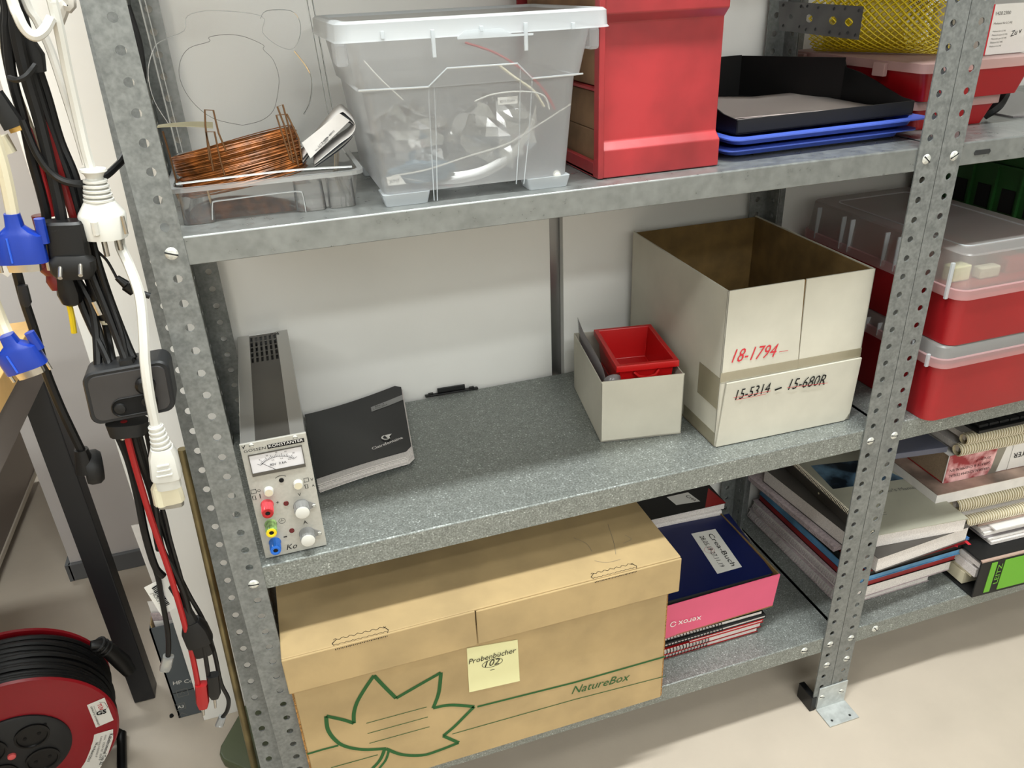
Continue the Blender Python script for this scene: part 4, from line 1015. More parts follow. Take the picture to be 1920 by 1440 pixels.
# ================================================================== TOP SHELF RIGHT: red boxes, mesh, white carton
def smallbox(label, x0, x1, y0, y1, z0, zr, zt):
    t = thing('flat_box', label, 'storage box', ((x0 + x1) / 2, (y0 + y1) / 2, z0))
    mb = MB(); mb.loft([rrect(x0 + .010, x1 - .012, y0 + .006, y1 - .006, .008, z0), rrect(x0, x1, y0, y1, .010, zr), rrect(x0 + .002, x1 - .002, y0 + .002, y1 - .002, .009, zr), rrect(x0 + .012, x1 - .014, y0 + .008, y1 - .008, .008, z0 + .002)]); mb.build('box_body', M_redd, t, smooth=30)
    mb = MB(); mb.loft([rrect(x0 - .004, x1 + .004, y0 - .004, y1 + .004, .012, zr - .002), rrect(x0 - .004, x1 + .004, y0 - .004, y1 + .004, .012, zt), rrect(x0, x1, y0, y1, .010, zt + .001)], False, True); mb.build('lid', mat_lidp, t, smooth=30)
    for k in range(3):
        yy_ = y0 + .06 + k * .085
        MB().box(x0 - .010, x0 - .004, yy_, yy_ + .022, zr - .010, zt - .002).build('latch', mat_lidp, t, bevel=.001)
        MB().box(x0 - .003, x0 + .008, yy_ + .026, yy_ + .029, z0 + .004, zr - .002).build('rib', M_redd, t)
    return t
mat_lidp = frosted('pink_frosted_lid', (214, 178, 172), 0.78, 0.3, 0.35, gloss=.4)
p1 = PZ(ZT, 1850, 232)
smallbox('lower red box with pale lid under a similar box on the top right shelf', .915, 1.050, .085, .335, ZT + .0006, .8430, .8515)
smallbox('upper red box with pale pinkish lid carrying the yellow mesh roll', .902, 1.080, .068, .335, .8530, .8900, .8990)
bh = MB(); bh.tube(spline([V((1.056, .11, .822)), V((1.066, .10, .835)), V((1.083, .11, .848)), V((1.09, .13, .85))], 5), .009, 8); props(bh.build('rounded_black_grip', M_black, smooth=True), 'rounded black object between the red boxes on the top right shelf', 'grip')
# yellow expanded mesh sleeve
ym = thing('mesh_roll', 'rolled yellow plastic mesh sleeve lying on the upper red box', 'mesh roll', (.96, .2, .9))
def meshroll(c0, c1, r, n, turns, th, m, name):
    c0, c1 = V(c0), V(c1); ax = (c1 - c0); L = ax.length; ax.normalize(); e_ = ax.cross(V((0, 0, 1))).normalized(); g_ = e_.cross(ax)
    for sgn in (1, -1):
        mb = MB()
        for i in range(n):
            a0 = 2 * pi * i / n; K_ = 16
            mb.tube([c0 + ax * L * j / K_ + (e_ * cos(a0 + sgn * turns * 2 * pi * j / K_) + g_ * sin(a0 + sgn * turns * 2 * pi * j / K_)) * r for j in range(K_ + 1)], th, 3)
        props(mb.build(name, m, ym), kind='stuff')
meshroll((.905, .285, .9475), (1.000, .125, .9475), .046, 30, .55, .0008, M_ymesh, 'mesh_layer')
meshroll((.905, .285, .9475), (.985, .150, .9475), .041, 28, .5, .0008, M_ymesh, 'mesh_layer')
mb = MB(); ax_ = (V((1.0, .125, 0)) - V((.905, .285, 0))).normalized(); mb.lathe([(.044, 0), (.044, .11)], V((.915, .268, .9475)), ax_, 28, False, False)
mb.build('mesh_core', frosted('yellow_film', (206, 180, 10), .55, .4, .3, gloss=.2), ym, smooth=True)
wc = thing('white_label_carton', 'white carton with red stripe and printed label text on the upper red box lid', 'carton', (1.12, .13, .9))
A = V((1.034, .092, .9005)); p = PY(.092, 1848, 82); A = V((p.x, .092, .9005)); e = V((1, 0, 0)); d = V((0, 1, 0))
q = PY(.092, 1862, 8)
wb('carton_body', 0, .14, 0, .10, .0, q.z - .9005, M_winkl, wc, .0008)
wb('red_stripe', .0, .0022, -.0004, 0, .0, q.z - .9005, M_redink, wc)
Hh = q.z - .9005
for s_, a0, a1, h in (('1428.2300', .006, .030, Hh - .013), ('Methanol für LC-MS', .006, .036, Hh - .024), ('Methanol für LC-MS', .007, .028, Hh - .033), ('Metanolo para LC-MS', .007, .032, Hh - .0375), ('Metanolo per LC-MS', .007, .032, Hh - .042), ('Metanol LC-MS', .007, .027, Hh - .0465), ('Methanol LC-MS', .007, .026, Hh - .051)):
    txt(s_, A + e * a0 + V((0, 0, h)), A + e * a1 + V((0, 0, h)), -d, M_gink, wc, off=.0005)
txt('Zu v', A + e * .038 + V((0, 0, Hh - .040)), A + e * .056 + V((0, 0, Hh - .036)), -d, M_ink, wc, shear=.3, off=.0005)
# little sheet behind at the far right of the shelf
props(MB().prism([V((1.10, .10, ZT + .0005)), V((1.30, .08, ZT + .0005)), V((1.30, .30, ZT + .0005)), V((1.12, .30, ZT + .0005))], (0, 0, .002)).build('flat_film_pack', M_film), 'flat translucent film packet on the top right shelf at the frame edge', 'packet')

# ================================================================== LETTER TRAYS
def traypts(dx, dy, z, x0=.606, x1=.868, y0=.022, y1=.33, r=.012):
    return rrect(x0 + dx, x1 + dx, y0 + dy, y1 + dy, r, z)
def rotz(L, a, c): 
    R_ = Matrix.Rotation(a, 3, 'Z'); c = V(c); return [c + R_ @ (p - c) for p in L]
def bluetray(label, dx, x1, y0, z, a):
    t = thing('letter_tray', label, 'letter tray', (.74, .18, z - .010)); c = (.62, .03, 0)
    R1 = lambda q, zz_: rotz(rrect(.612 + dx + q, x1 - q, y0 + q, .325 - q, .014, zz_), a, c)
    mb = MB(); mb.loft([R1(.016, z - .0095), R1(.013, z - .0015), R1(0, z - .0015), R1(0, z), R1(.014, z), R1(.018, z - .008)]); mb.build('tray_body', M_bluet, t, smooth=30)
    return t
bluetray('lower blue letter tray at the bottom of the tray stack beside the red rack', -.002, .892, .038, .8265, .03)
bluetray('upper blue letter tray directly under the black tray', -.001, .903, .030, .8400, .035)
bt = thing('black_letter_tray', 'black letter tray holding grey paper, on top of the blue trays', 'letter tray', (.73, .18, .841))
TA = PZ(.8425, 1380, 251); TB = PZ(.8425, 1711, 212)
e = (TB - TA); Wt = e.length; e.normalize(); d = V((-e.y, e.x, 0)); A = V((TA.x, TA.y, .8412)); Dt = .288
MB().prism([A, A + e * Wt, A + e * Wt + d * .13, A + e * (Wt - .078) + d * .262, A + d * .262], (0, 0, .0018)).build('tray_floor', M_black, bt)
wb('front_lip', 0, Wt, 0, .0018, 0, .0165, M_blackm, bt, .0004)
def profwall(a, prof, th, name):
    mb = MB(); mb.prism([A + e * a + d * y + V((0, 0, z)) for y, z in prof], e * th); mb.build(name, M_black, bt)
k = .0585
side = [(0, 0), (.135, 0)] + [(.135, k), (.131, k - .006), (.128, .046), (.10, .042), (.07, .034), (.045, .026), (.02, .0185), (0, .0165)]
profwall(Wt - .0018, side, .0018, 'side_wall')
profwall(0, [(0, 0), (.262, 0), (.262, .05), (.16, .052), (.12, .045), (.08, .034), (.05, .026), (.03, .020), (0, .0165)], .0018, 'side_wall')
bq = [(0, .262), (Wt - .078, .262), (Wt - .0018, .130)]
for i_ in range(2):
    (xa_, ya_), (xb_, yb_) = bq[i_], bq[i_ + 1]
    P_ = [A + e * xa_ + d * ya_, A + e * xb_ + d * yb_]
    MB().prism([P_[0], P_[1], P_[1] + V((0, 0, .0585)), P_[0] + V((0, 0, .0575))], (.0006, .0018, 0)).build('back_wall', M_black, bt)
for j in range(3):
    mb = MB(); rows = []
    for i in range(13):
        t_ = i / 12; y = .004 + (.187) * t_
        zz_ = .0035 + .0012 * j + .010 * max(0, 1 - t_ * 3) ** 1.5 + .003 * (max(0, t_ - .75) * 4) ** 2
        rows.append([A + e * (.003 + f * (Wt - .01 - .002 * j)) + d * (y + (.0 if j < 2 else .002)) + V((0, 0, zz_ + .0020 * sin(3 * f + j) * (1 - t_) + .014 * max(0, .62 - f) * 1.6 * max(0, t_ - .4) * 1.6)) for f in [q / 8 for q in range(9)]])
    mb.loft(rows, False, False, closed=False)
    props(mb.build('paper_sheet', mat('grey_paper%d' % j, (176 + 8 * j, 166 + 8 * j, 162 + 8 * j), .8), None, smooth=True, solid=.0004), ['lowest grey sheet of paper in the black letter tray', 'middle grey sheet of paper in the black letter tray', 'topmost grey sheet of paper lying in the black letter tray'][j], 'paper')
props(MB().box(.66, .86, .06, .32, ZT + .0003, .8165).build('black_slab', M_black), 'flat black slab lying under the stacked blue letter trays', 'folder')  # thin black slab on the shelf, below the lower blue tray

# ================================================================== RED RACK
rk = thing('red_bin_rack', 'tall red plastic bin rack standing on end between the clear tote and the trays', 'rack', (.52, .18, ZT))
rx0, rx1 = .4430, .5925; rb_ = .292; rt = 1.085
prof = [(.0280, ZT + .001), (.0280, .8445), (.0375, .8525), (.0375, .9700), (.0280, .9790), (.0280, rt), (.0310, rt), (.0310, .9802), (.0405, .9712), (.0405, .8513), (.0310, .8433), (.0310, ZT + .001)]
mb = MB(); mb.prism([(rx0 + .0065, y, z) for y, z in prof], (rx1 - rx0 - .0065, 0, 0)); mb.build('front_panel', M_redbin, rk, bevel=.0012)
mb = MB(); mb.box(rx0, rx0 + .0068, .0268, .0400, ZT + .001, rt); mb.build('front_rim', M_redbin, rk, bevel=.001)
MB().box(rx0, rx0 + .006, .0400, rb_, ZT + .001, ZT + .017).build('bottom_rail', M_redbin, rk, bevel=.001)
MB().box(rx0, rx1, .0405, rb_, ZT + .001, ZT + .004).build('bottom_panel', M_redbin, rk)
MB().box(rx1 - .003, rx1, .0405, rb_, ZT + .001, rt).build('side_panel', M_redbin, rk)
MB().box(rx0, rx1, rb_, rb_ + .003, ZT + .001, rt).build('back_panel', M_redbin, rk)
for z in (.905, .979, 1.05): MB().box(rx0 + .001, rx1 - .003, .0405, rb_, z, z + .0025).build('divider', M_redbin, rk)
for z0, z1, l in ((ZT + .0045, .862, 'small brown carton in the lowest compartment of the red rack'), (.8625, .902, 'small brown carton second from the bottom in the red rack'), (.9085, .975, 'brown carton in the middle compartment of the red rack'), (.9825, 1.045, 'brown carton in the upper compartment of the red rack, above the tote lid')):
    props(MB().box(rx0 + .008, rx1 - .012, .052, .275, z0, z1).build('compartment_carton', M_brownbox, bevel=.001), l, 'carton')

# ================================================================== FROSTED TOTE
tt = thing('storage_tote', 'translucent lidded plastic tote full of wires and bags on the top shelf', 'storage box', (.305, .1, ZT))
ty0 = .0135; ty1 = .205; zb_ = .8265; zs = .9255; zt2 = .9700
def rr(x0, x1, y0, y1, r, z): return rrect(x0, x1, y0, y1, r, z, 4)
mb = MB(); mb.loft([rr(.207, .4035, ty0 + .004, ty1 - .006, .010, zb_), rr(.1965, .4135, ty0, ty1 - .002, .012, zs)], True, False); mb.build('lower_shell', M_frost, tt, smooth=30)
F_ = lambda u, v, y=ty0 - .0045: PY(y, u, v)
mb = MB(); mb.loft([rr(.1925, .4180, ty0 - .003, ty1 + .001, .013, zs), rr(.1850, .4290, ty0 - .005, ty1 + .004, .014, zt2)], False, False); mb.build('upper_shell', M_frost, tt, smooth=30)
mb = MB(); mb.loft([rr(.1925, .4180, ty0 - .003, ty1 + .001, .013, zs), rr(.1965, .4135, ty0, ty1 - .002, .012, zs)], False, False); mb.build('step_ledge', M_frost2, tt)
# moulded arch and ribs on the front
arch = [(672, 170), (803, 163), (838, 128), (970, 119), (998, 147), (1093, 138)]
mb = MB(); P_ = [PY(ty0 - .0042, u, v) for u, v in arch]
mb.tube(P_, .0009, 5); mb.build('moulded_edge', M_frost2, tt)
for pts in ([(803, 163), (808, 260), (814, 376)], [(814, 150), (818, 260), (820, 376)], [(998, 147), (992, 250), (982, 345)], [(976, 128), (974, 250), (968, 345)]):
    mb = MB(); mb.tube([PY(ty0 + (.001 if v < 200 else .003), u, v) for u, v in pts], .0006, 5); mb.build('moulded_rib', M_frost2, tt)
for cx, s in ((.2045, 1), (.4065, -1)):
    for yy_ in (ty0 + .002, ty1 - .034):
        L_ = .049
        a = cx; b = cx + s * L_
        x0_, x1_ = min(a, b), max(a, b)
        mb = MB(); mb.loft([rr(x0_ + .003, x1_ - .003, yy_ + .002, yy_ + .030, .004, ZT + .0004), rr(x0_, x1_, yy_, yy_ + .032, .004, zb_ - .0002)]); mb.build('foot', M_frost2, tt, smooth=30)
lx0, lx1, ly0, ly1 = .1755, .4420, -.006, .222
mb = MB(); mb.loft([rr(lx0 - .001, lx1 + .002, ly0 - .001, ly1 + .001, .016, .9695), rr(lx0, lx1, ly0, ly1, .015, .9715), rr(lx0 + .001, lx1 - .001, ly0 + .001, ly1 - .001, .014, .9845), rr(lx0 + .004, lx1 - .004, ly0 + .004, ly1 - .004, .012, .9868), rr(lx0 + .010, lx1 - .010, ly0 + .010, ly1 - .010, .010, .9868), rr(lx0 + .012, lx1 - .012, ly0 + .012, ly1 - .012, .010, .9840)], False, False)
mb.build('lid_rim', M_frost2, tt, smooth=30)
mb = MB(); mb.poly(rr(lx0 + .012, lx1 - .012, ly0 + .012, ly1 - .012, .010, .9840)); mb.build('lid_panel', M_lidf, tt)
for u, v0, v1 in ((815, 55, 108), (987, 42, 95), (718, 58, 73), (1075, 42, 55), (903, 48, 60)):
    mb = MB(); a, b = PY(ly0 - .002, u, v0), PY(ly0 - .002, u, v1)
    mb.pp(V((b.x - .0018, ly0 - .003, b.z)), (.0036, 0, 0), (0, .003, 0), (0, 0, a.z - b.z)); mb.build('lid_tab', M_frost2, tt, bevel=.0006)
mb = MB(); mb.prism([PY(ly0 - .0028, u, v) for u, v in ((858, 70), (872, 57), (940, 53), (960, 64), (1000, 62), (1000, 66), (858, 74))], (0, .002, 0)); mb.build('lid_latch', M_frost2, tt)
for cx, s in ((.188, -1), (.4275, 1)):
    MB().box(min(cx, cx + s * .012), max(cx, cx + s * .012), ty0 + .004, ty0 + .03, .948, .969).build('corner_rib', M_frost, tt, bevel=.003)
# contents
def wire(name, label, pts, r, m, cat='wire', y=None):
    P_ = [PY(q[2], q[0], q[1]) for q in pts]
    return props(MB().tube(spline(P_, 6), r, 6).build(name, m, smooth=True), label, cat)
wire('red_wire', 'long red wire arching under the lid inside the translucent tote', [(872, 80, .04), (930, 100, .035), (985, 135, .03), (1020, 170, .03), (1040, 205, .03)], .0013, M_redc)
wire('red_wire', 'short red wire lying at the bottom left inside the translucent tote', [(735, 318, .05), (770, 332, .045), (820, 345, .04), (850, 348, .04)], .0012, M_redc)
wire('white_wire', 'white wire running diagonally at the upper left inside the translucent tote', [(682, 114, .03), (715, 150, .03), (755, 187, .035)], .0009, M_whitep)
wire('white_wire', 'long thin white wire curving across the lower front of the translucent tote', [(735, 330, .03), (800, 318, .025), (880, 292, .022), (950, 270, .02), (1000, 240, .02), (1070, 195, .02)], .0009, M_whitep)
wire('white_wire', 'white wire arching over the plastic bag inside the translucent tote', [(890, 190, .04), (920, 178, .035), (960, 172, .03), (1000, 173, .03), (1022, 182, .03), (1030, 205, .03)], .0009, M_whitep)
wire('pale_cords', 'pale grey cords hanging at the upper right inside the translucent tote', [(935, 122, .06), (965, 145, .055), (1000, 170, .05), (1020, 200, .05)], .0016, M_cream)
def crumple(name, label, cx, cy, cz, sx, sy, sz, m, seed, cat='plastic bag'):
    random.seed(seed); mb = MB(); n, k = 20, 11; rings = []
    ph = [random.uniform(0, 6) for _ in range(12)]
    for j in range(1, k):
        a = pi * j / k; ring = []
        for i in range(n):
            b = 2 * pi * i / n
            f = 1 + .13 * sin(3 * b + ph[0] + 2 * a) + .11 * sin(5 * b + ph[1] - 3 * a) + .09 * sin(7 * a + ph[2] + 2 * b) + random.uniform(-.09, .09)
            ring.append(V((cx + sx * f * sin(a) * cos(b), cy + sy * f * sin(a) * sin(b), max(zb_ + .0015, cz + sz * f * cos(a)))))
        rings.append(ring)
    mb.loft(rings); return props(mb.build(name, m), label, cat)
crumple('plastic_bag', 'large crumpled clear plastic bag filling the right half of the translucent tote', .352, .105, .862, .044, .058, .034, M_bag, 3)
crumple('plastic_bag', 'crumpled clear plastic bag in the left half of the translucent tote', .258, .12, .864, .040, .050, .030, M_bag, 5)
crumple('blue_grey_bag', 'blue grey plastic wrap at the bottom left inside the translucent tote', .252, .045, .840, .036, .018, .010, mat('blue_grey_film', (84, 104, 116), .35), 8, 'plastic wrap')
mb = MB()
for k in range(9):
    mb.tube(spline([PY(.03 + .003 * k, u, v - 2.5 * k) for u, v in ((760, 335), (830, 345), (900, 335), (960, 300), (995, 250), (1005, 215))], 5), .0008, 4)
props(mb.build('wire_bundle', M_bag), 'loosely coiled bundle of thin clear wires at the bottom of the tote', 'wire bundle', kind='stuff')
tg = thing('wire_tag', 'small white tag reading a diameter inside the tote, hanging on the white wire', 'tag', PY(.032, 950, 190))
mb = MB(); mb.prism([PY(.031, *q) for q in ((933, 183), (971, 180), (970, 194), (934, 197))], (0, .0008, 0)); mb.build('tag_body', M_tag, tg)
txt('ID 0.25mm', PY(.030, 938, 193), PY(.030, 966, 190), (0, -1, 0), M_ink, tg)
tg = thing('wire_tag', 'white paper tag standing at the bottom left corner inside the tote', 'tag', PY(.03, 740, 345))
mb = MB(); mb.prism([PY(.028, *q) for q in ((724, 332), (750, 329), (762, 345), (728, 348))], (0, .0008, 0)); mb.build('tag_body', M_tag, tg)
txt('JUNT', PY(.027, 731, 343), PY(.027, 750, 340), (0, -1, 0), M_ink, tg)
sc_ = MB(); sc_.lathe([(.0045, 0), (.0045, .002), (.002, .003)], PY(.02, 1043, 327), (0, -1, 0), 14); props(sc_.build('round_bead', M_whitep, smooth=True), 'tiny round white cap in the lower right corner inside the tote', 'bead')

# ================================================================== CLEAR CLAMSHELL WITH COPPER WIRE
cl = thing('clamshell_tray', 'clear plastic clamshell with upright lid holding the wire coil on the top shelf', 'blister pack', (.1, .13, ZT))
cy0 = .040; zr_ = .8500
mb = MB(); mb.loft([rr(.014, .181, cy0 + .006, .228, .010, ZT + .001), rr(.009, .187, cy0 + .001, .236, .012, zr_ - .004)], True, False); mb.build('tray_shell', M_clear, cl, smooth=30)
mb = MB(); mb.loft([rr(.0035, .192, cy0 - .004, .242, .013, zr_ - .004), rr(.0035, .192, cy0 - .004, .242, .013, zr_), rr(.0095, .1865, cy0 + .002, .236, .012, zr_), ], False, False); mb.build('tray_rim', M_clear_e, cl)
# moulded recess at the front: two feet and a bridge
for a, b in ((.012, .042), (.120, .150), (.153, .180)):
    mb = MB(); mb.loft([rr(a, b, cy0 - .002, cy0 + .022, .006, ZT + .0006), rr(a + .001, b - .001, cy0 - .002, cy0 + .022, .006, zr_ - .008)], True, True); mb.build('moulded_foot', M_clear, cl, smooth=30)
mb = MB(); mb.tube(spline([PY(cy0 - .003, u, v) for u, v in ((398, 412), (398, 385), (402, 378), (430, 374), (520, 362), (560, 359), (568, 366), (574, 398))], 5), .0008, 5); mb.build('moulded_edge', M_clear_e, cl)
mb = MB(); mb.tube(spline([PY(cy0 - .004, u, v) for u, v in ((330, 345), (450, 330), (560, 318), (660, 312))], 5), .0010, 5); mb.build('moulded_edge', M_clear_e, cl)
# upright lid: thin sheet leaning back with embossed circle
lo = V((.004, .238, zr_)); ex = V((.186, .010, 0)); ez = V((-.006, .030, .185))
nrm_ = ex.cross(ez).normalized()
def Lp(a, b, c=0): return lo + ex * a + ez * b + nrm_ * c
mb = MB(); mb.loft([[Lp(a, b, .0002 * math.sin(9 * a)) for a in [i / 8 for i in range(9)]] for b in [j / 8 for j in range(9)]], False, False, closed=False); mb.build('lid_sheet', M_clear, cl, smooth=True)
for pts, rd in (([Lp(0, 0), Lp(0, .5, -.002), Lp(0, 1)], .0010), ([Lp(1, 0), Lp(1.0, .5), Lp(1, 1)], .0010), ([Lp(.03, 0, .004), Lp(.03, .5, .004), Lp(.03, 1, .004)], .0007), ([Lp(.965, 0, .004), Lp(.965, 1, .004)], .0007)):
    mb = MB(); mb.tube(pts, rd, 5); mb.build('lid_edge', M_clear_e, cl)
def LP(u, v): return PL(lo, nrm_, u, v)
c1 = [(455, 235), (400, 222), (360, 190), (338, 150), (338, 115), (355, 90), (392, 78), (392, 70), (420, 65), (455, 68), (493, 84), (494, 93), (512, 112), (523, 145), (520, 180), (512, 208), (490, 226), (455, 235)]
mb = MB(); mb.tube(spline([LP(u, v) for u, v in c1], 4), .00035, 5); mb.build('embossed_ring', mat('emboss_grey', (130, 128, 124), .2), cl)
c2 = [(318, 235), (290, 190), (278, 140), (285, 100), (300, 78), (345, 58), (352, 30), (400, 20), (490, 30), (492, 60), (520, 85), (548, 92), (562, 70), (562, 40), (545, 20), (500, 20), (488, 35)]
mb = MB(); mb.tube(spline([LP(u, v) for u, v in c2], 4), .0005, 5); mb.build('embossed_ring', M_clear_e, cl)
c3 = [(552, 95), (575, 125), (585, 150), (582, 190), (570, 215)]
mb = MB(); mb.tube(spline([LP(u, v) for u, v in c3], 4), .0010, 5); mb.build('embossed_ring', M_clear_e, cl)
# hinge strap
mb = MB(); q = [PZ(.877, u, v) for u, v in ((292, 232), (320, 232), (400, 238), (400, 244), (330, 244), (292, 240))]
P0 = PY(.10, 295, 238); P1 = PY(.10, 400, 240)
mb.loft([[V((P0.x + (P1.x - P0.x) * t_, .10 - .003, P0.z + (P1.z - P0.z) * t_ + .0015 * sin(3 * t_))), V((P0.x + (P1.x - P0.x) * t_, .112, P0.z + (P1.z - P0.z) * t_ + .004 * sin(2 * t_)))] for t_ in [i / 8 for i in range(9)]], False, False, closed=False)
props(mb.build('yellowed_band', mat('yellowed_plastic', (200, 192, 158), .4), None, solid=.0008), 'yellowed plastic band spanning to the wire clips above the coil', 'band')
# the coil
cw = thing('wire_coil', 'coil of copper coloured enamelled wire in the clear clamshell', 'wire coil', (.078, .13, zr_ - .02))
cc = V((.0740, .125, .8545)); up_ = V((-.16, .13, 1)).normalized(); e1_ = V((1, 0, .16)).normalized(); e2_ = up_.cross(e1_).normalized()
random.seed(11)
for layer in range(3):
    mb = MB()
    for i in range(38):
        r = .0600 + .0014 * layer + random.uniform(-.001, .001); h = -.021 + .040 * i / 37 + random.uniform(-.001, .001)
        tx, ty_ = random.uniform(-.03, .03), random.uniform(-.02, .02); K_ = 44
        mb.tube([cc + e1_ * r * 1.03 * cos(a) + e2_ * r * sin(a) + up_ * (h + tx * r * cos(a) + ty_ * r * sin(a)) for a in [2 * pi * j / K_ for j in range(K_)]], .00055, 4, closed=True)
    props(mb.build('winding', M_copper, cw, smooth=True), kind='stuff')
for pts in ([(393, 300), (385, 235), (384, 206), (400, 207), (410, 250), (424, 283)], [(400, 320), (393, 280), (386, 247), (402, 247), (413, 300), (422, 330)], [(550, 305), (535, 240), (520, 200), (530, 196), (545, 250), (560, 312)], [(545, 300), (532, 260), (518, 216), (538, 214), (560, 260), (566, 300)], [(305, 246), (318, 290), (332, 345)]):
    P_ = [PY(.060, u, v) for u, v in pts]; mb = MB(); mb.tube(P_, .0009, 6); mb.build('wire_clip', M_clip, cw)
# folded leaflet
lfl = thing('folded_leaflet', 'folded white instruction leaflet leaning beside the copper coil', 'leaflet', PY(.09, 600, 300))
for k in range(4):
    rows = []
    top = [(640 - 3 * k, 212 + 3 * k), (662 - 1 * k, 232 + 5 * k)]
    P_ = [(568, 296 + 4 * k), (600, 255 + 4 * k), (636, 212 + 5 * k), (652, 217 + 4 * k), (666, 234 + 2 * k), (660, 252 + 2 * k), (636, 270 + 4 * k), (590, 308 + 2 * k)]
    mb = MB()
    S_ = spline([PY(.080 + .004 * k, u, v) for u, v in P_], 3)
    mb.loft([S_, [p + V((.002, .030, .004)) for p in S_]], False, False, closed=False)
    mb.build('leaflet_fold', M_paper if k % 2 == 0 else mat('leaflet_dark_print', (70, 74, 82), .6), lfl, smooth=True, solid=.0004)
mb = MB(); F4 = [PY(.078, u, v) for u, v in ((566, 268), (636, 212), (656, 226), (582, 297))]; mb.prism(F4, (0, .0006, 0)); mb.build('leaflet_face', M_paper, lfl)
for i, (s_, u, v, u2, v2) in enumerate((('Wichtige Angaben', 592, 284, 616, 262), ('LOT 4521', 598, 276, 616, 259), ('MADE IN EU', 604, 269, 622, 252), ('Nr. 18005', 611, 262, 628, 246))):
    txt(s_, PY(.0775, u, v), PY(.0775, u2, v2), (0, -1, 0), M_ink, lfl, hscale=.8)

# ================================================================== LEFT OF THE SHELVING
# laboratory stand
ls = thing('laboratory_stand', 'olive green stand base with a tall dull brass rod beside the left post', 'laboratory stand', (-.05, .22, FL))
mb = MB(); mb.tube([(-.0700, .2, .484), (-.0925, .2, FL + .018)], .0058, 12); mb.build('rod', M_brass, ls, smooth=True)
B_ = [PZ(FL + .020, u, v) for u, v in ((457, 1322), (413, 1398), (411, 1412), (418, 1424), (520, 1470), (640, 1470))] + [V((.02, .335, FL + .02))]
mb = MB(); mb.loft([[V((p.x, p.y, FL + .0005)) for p in B_], [V((p.x, p.y, FL + .020)) for p in B_]]); mb.build('stand_base', M_olive, ls, bevel=.004, seg=3, fixn=True)

# box with papers behind the board
hb = thing('paper_box', 'dark grey printed paper box on the floor behind the left white board', 'box', (-.15, .46, FL))
hx0, hx1, hy0, hy1, hz = -.2235, -.02, .3665, .52, .062
for a in ((hx0, hx1, hy0, hy0 + .003), (hx0, hx0 + .003, hy0, hy1), (hx1 - .003, hx1, hy0, hy1), (hx0, hx1, hy1 - .003, hy1)):
    MB().box(*a, FL + .001, hz).build('box_wall', M_greyd, hb)
MB().box(hx0 + .003, hx1 - .003, hy0 + .003, hy1 - .003, FL + .001, FL + .004).build('box_bottom', M_kraft, hb)
MB().box(hx0 + .003, hx0 + .0045, hy0 + .003, hy1 - .003, FL + .004, hz + .008).build('box_liner', M_kraft, hb)
MB().box(hx0, hx1, hy0 - .0004, hy0, FL + .062, FL + .0632).build('fold_line', M_ink, hb)
txt('HP Co', PY(hy0, 325, 1284), PY(hy0, 362, 1278), (0, -1, 0), M_tag, hb, off=.0008)
for u, v, s_ in ((342, 1299, .009), (338, 1325, .008)):
    p = PY(hy0 - .0006, u, v); mb = MB(); mb.ribbon([p + V((dx * s_, 0, dz * s_)) for dx, dz in ((-1, -.9), (1, -.9), (1, .9), (-1, .9))], (0, -1, 0), .0012, True)
    mb.ribbon([p + V((-.004, 0, -.003)), p + V((0, 0, .003)), p + V((.004, 0, -.003))], (0, -1, 0), .001); mb.build('box_icon', M_gink, hb)
txt('A3', PY(hy0, 333, 1328), PY(hy0, 345, 1326), (0, -1, 0), M_tag, hb, off=.0008)
p = PY(hy0 - .0006, 342, 1340); mb = MB(); mb.ribbon([p + V((-.008, 0, -.004)), p + V((0, 0, .005)), p + V((.008, 0, -.004))], (0, -1, 0), .0012); mb.build('box_icon', M_gink, hb)
shp = [PY(.40, u, v) for u, v in ((246, 986), (300, 989), (392, 1120), (350, 1180), (310, 1140))]
props(MB().prism([V((shp[0].x, .40, shp[0].z)), V((shp[0].x + .13, .40, shp[0].z)), V((shp[0].x + .13, .40, -.12)), V((shp[0].x + .012, .40, -.12))], (0, .0008, 0)).build('paper_sheet', M_paper), 'tall bright white sheet standing in the grey box beside the left board', 'paper')
for i, (u, v, dz) in enumerate(((276, 1128, 0), (282, 1150, .01), (288, 1165, .02))):
    q = PY(.39 - .005 * i, u, v)
    props(MB().prism([V((q.x, q.y, q.z)), V((q.x + .06, q.y, q.z - .015)), V((q.x + .06, q.y, -.10)), V((q.x + .002, q.y, -.10))], (0, .0008, 0)).build('paper_sheet', M_paper if i != 1 else M_lilac),
          ['rearmost white sheet poking out of the grey floor box', 'lilac sheet poking out of the grey floor box', 'front white sheet poking out of the grey floor box'][i], 'paper')

# desk
dk = thing('desk', 'oak topped desk with anthracite steel leg at the left edge of the picture', 'desk', (-.7, -.1, FL))
MB().box(-1.3, -.2655, -.62, .4735, .564, .594).build('desktop', M_wood, dk, bevel=.001)
MB().box(-1.25, -.2685, -.60, .470, .512, .5635).build('side_rail', M_gsteel, dk, bevel=.001)
MB().box(-.305, -.2687, .430, .468, FL + .001, .5118).build('leg', M_dsteel, dk, bevel=.002)
MB().box(-.305, -.2687, -.60, -.565, FL + .001, .5118).build('leg', M_dsteel, dk, bevel=.002)
dc = thing('drawer_cabinet', 'taupe steel drawer cabinet standing far behind under the desk', 'cabinet', (-.85, .95, FL))
MB().box(-1.15, -.632, .62, 1.345, FL + .035, .43).build('cabinet_body', M_gsteel, dc, bevel=.004)
MB().box(-.634, -.628, .62, 1.345, FL + .030, FL + .042).build('lower_edge', mat('pale_edge', (190, 180, 165), .5), dc)
for y in (.70, 1.27):
    MB().lathe([(.017, -.008), (.017, .008)], (-.66, y, FL + .018), (1, 0, 0), 16).build('castor', M_black, dc, smooth=True)

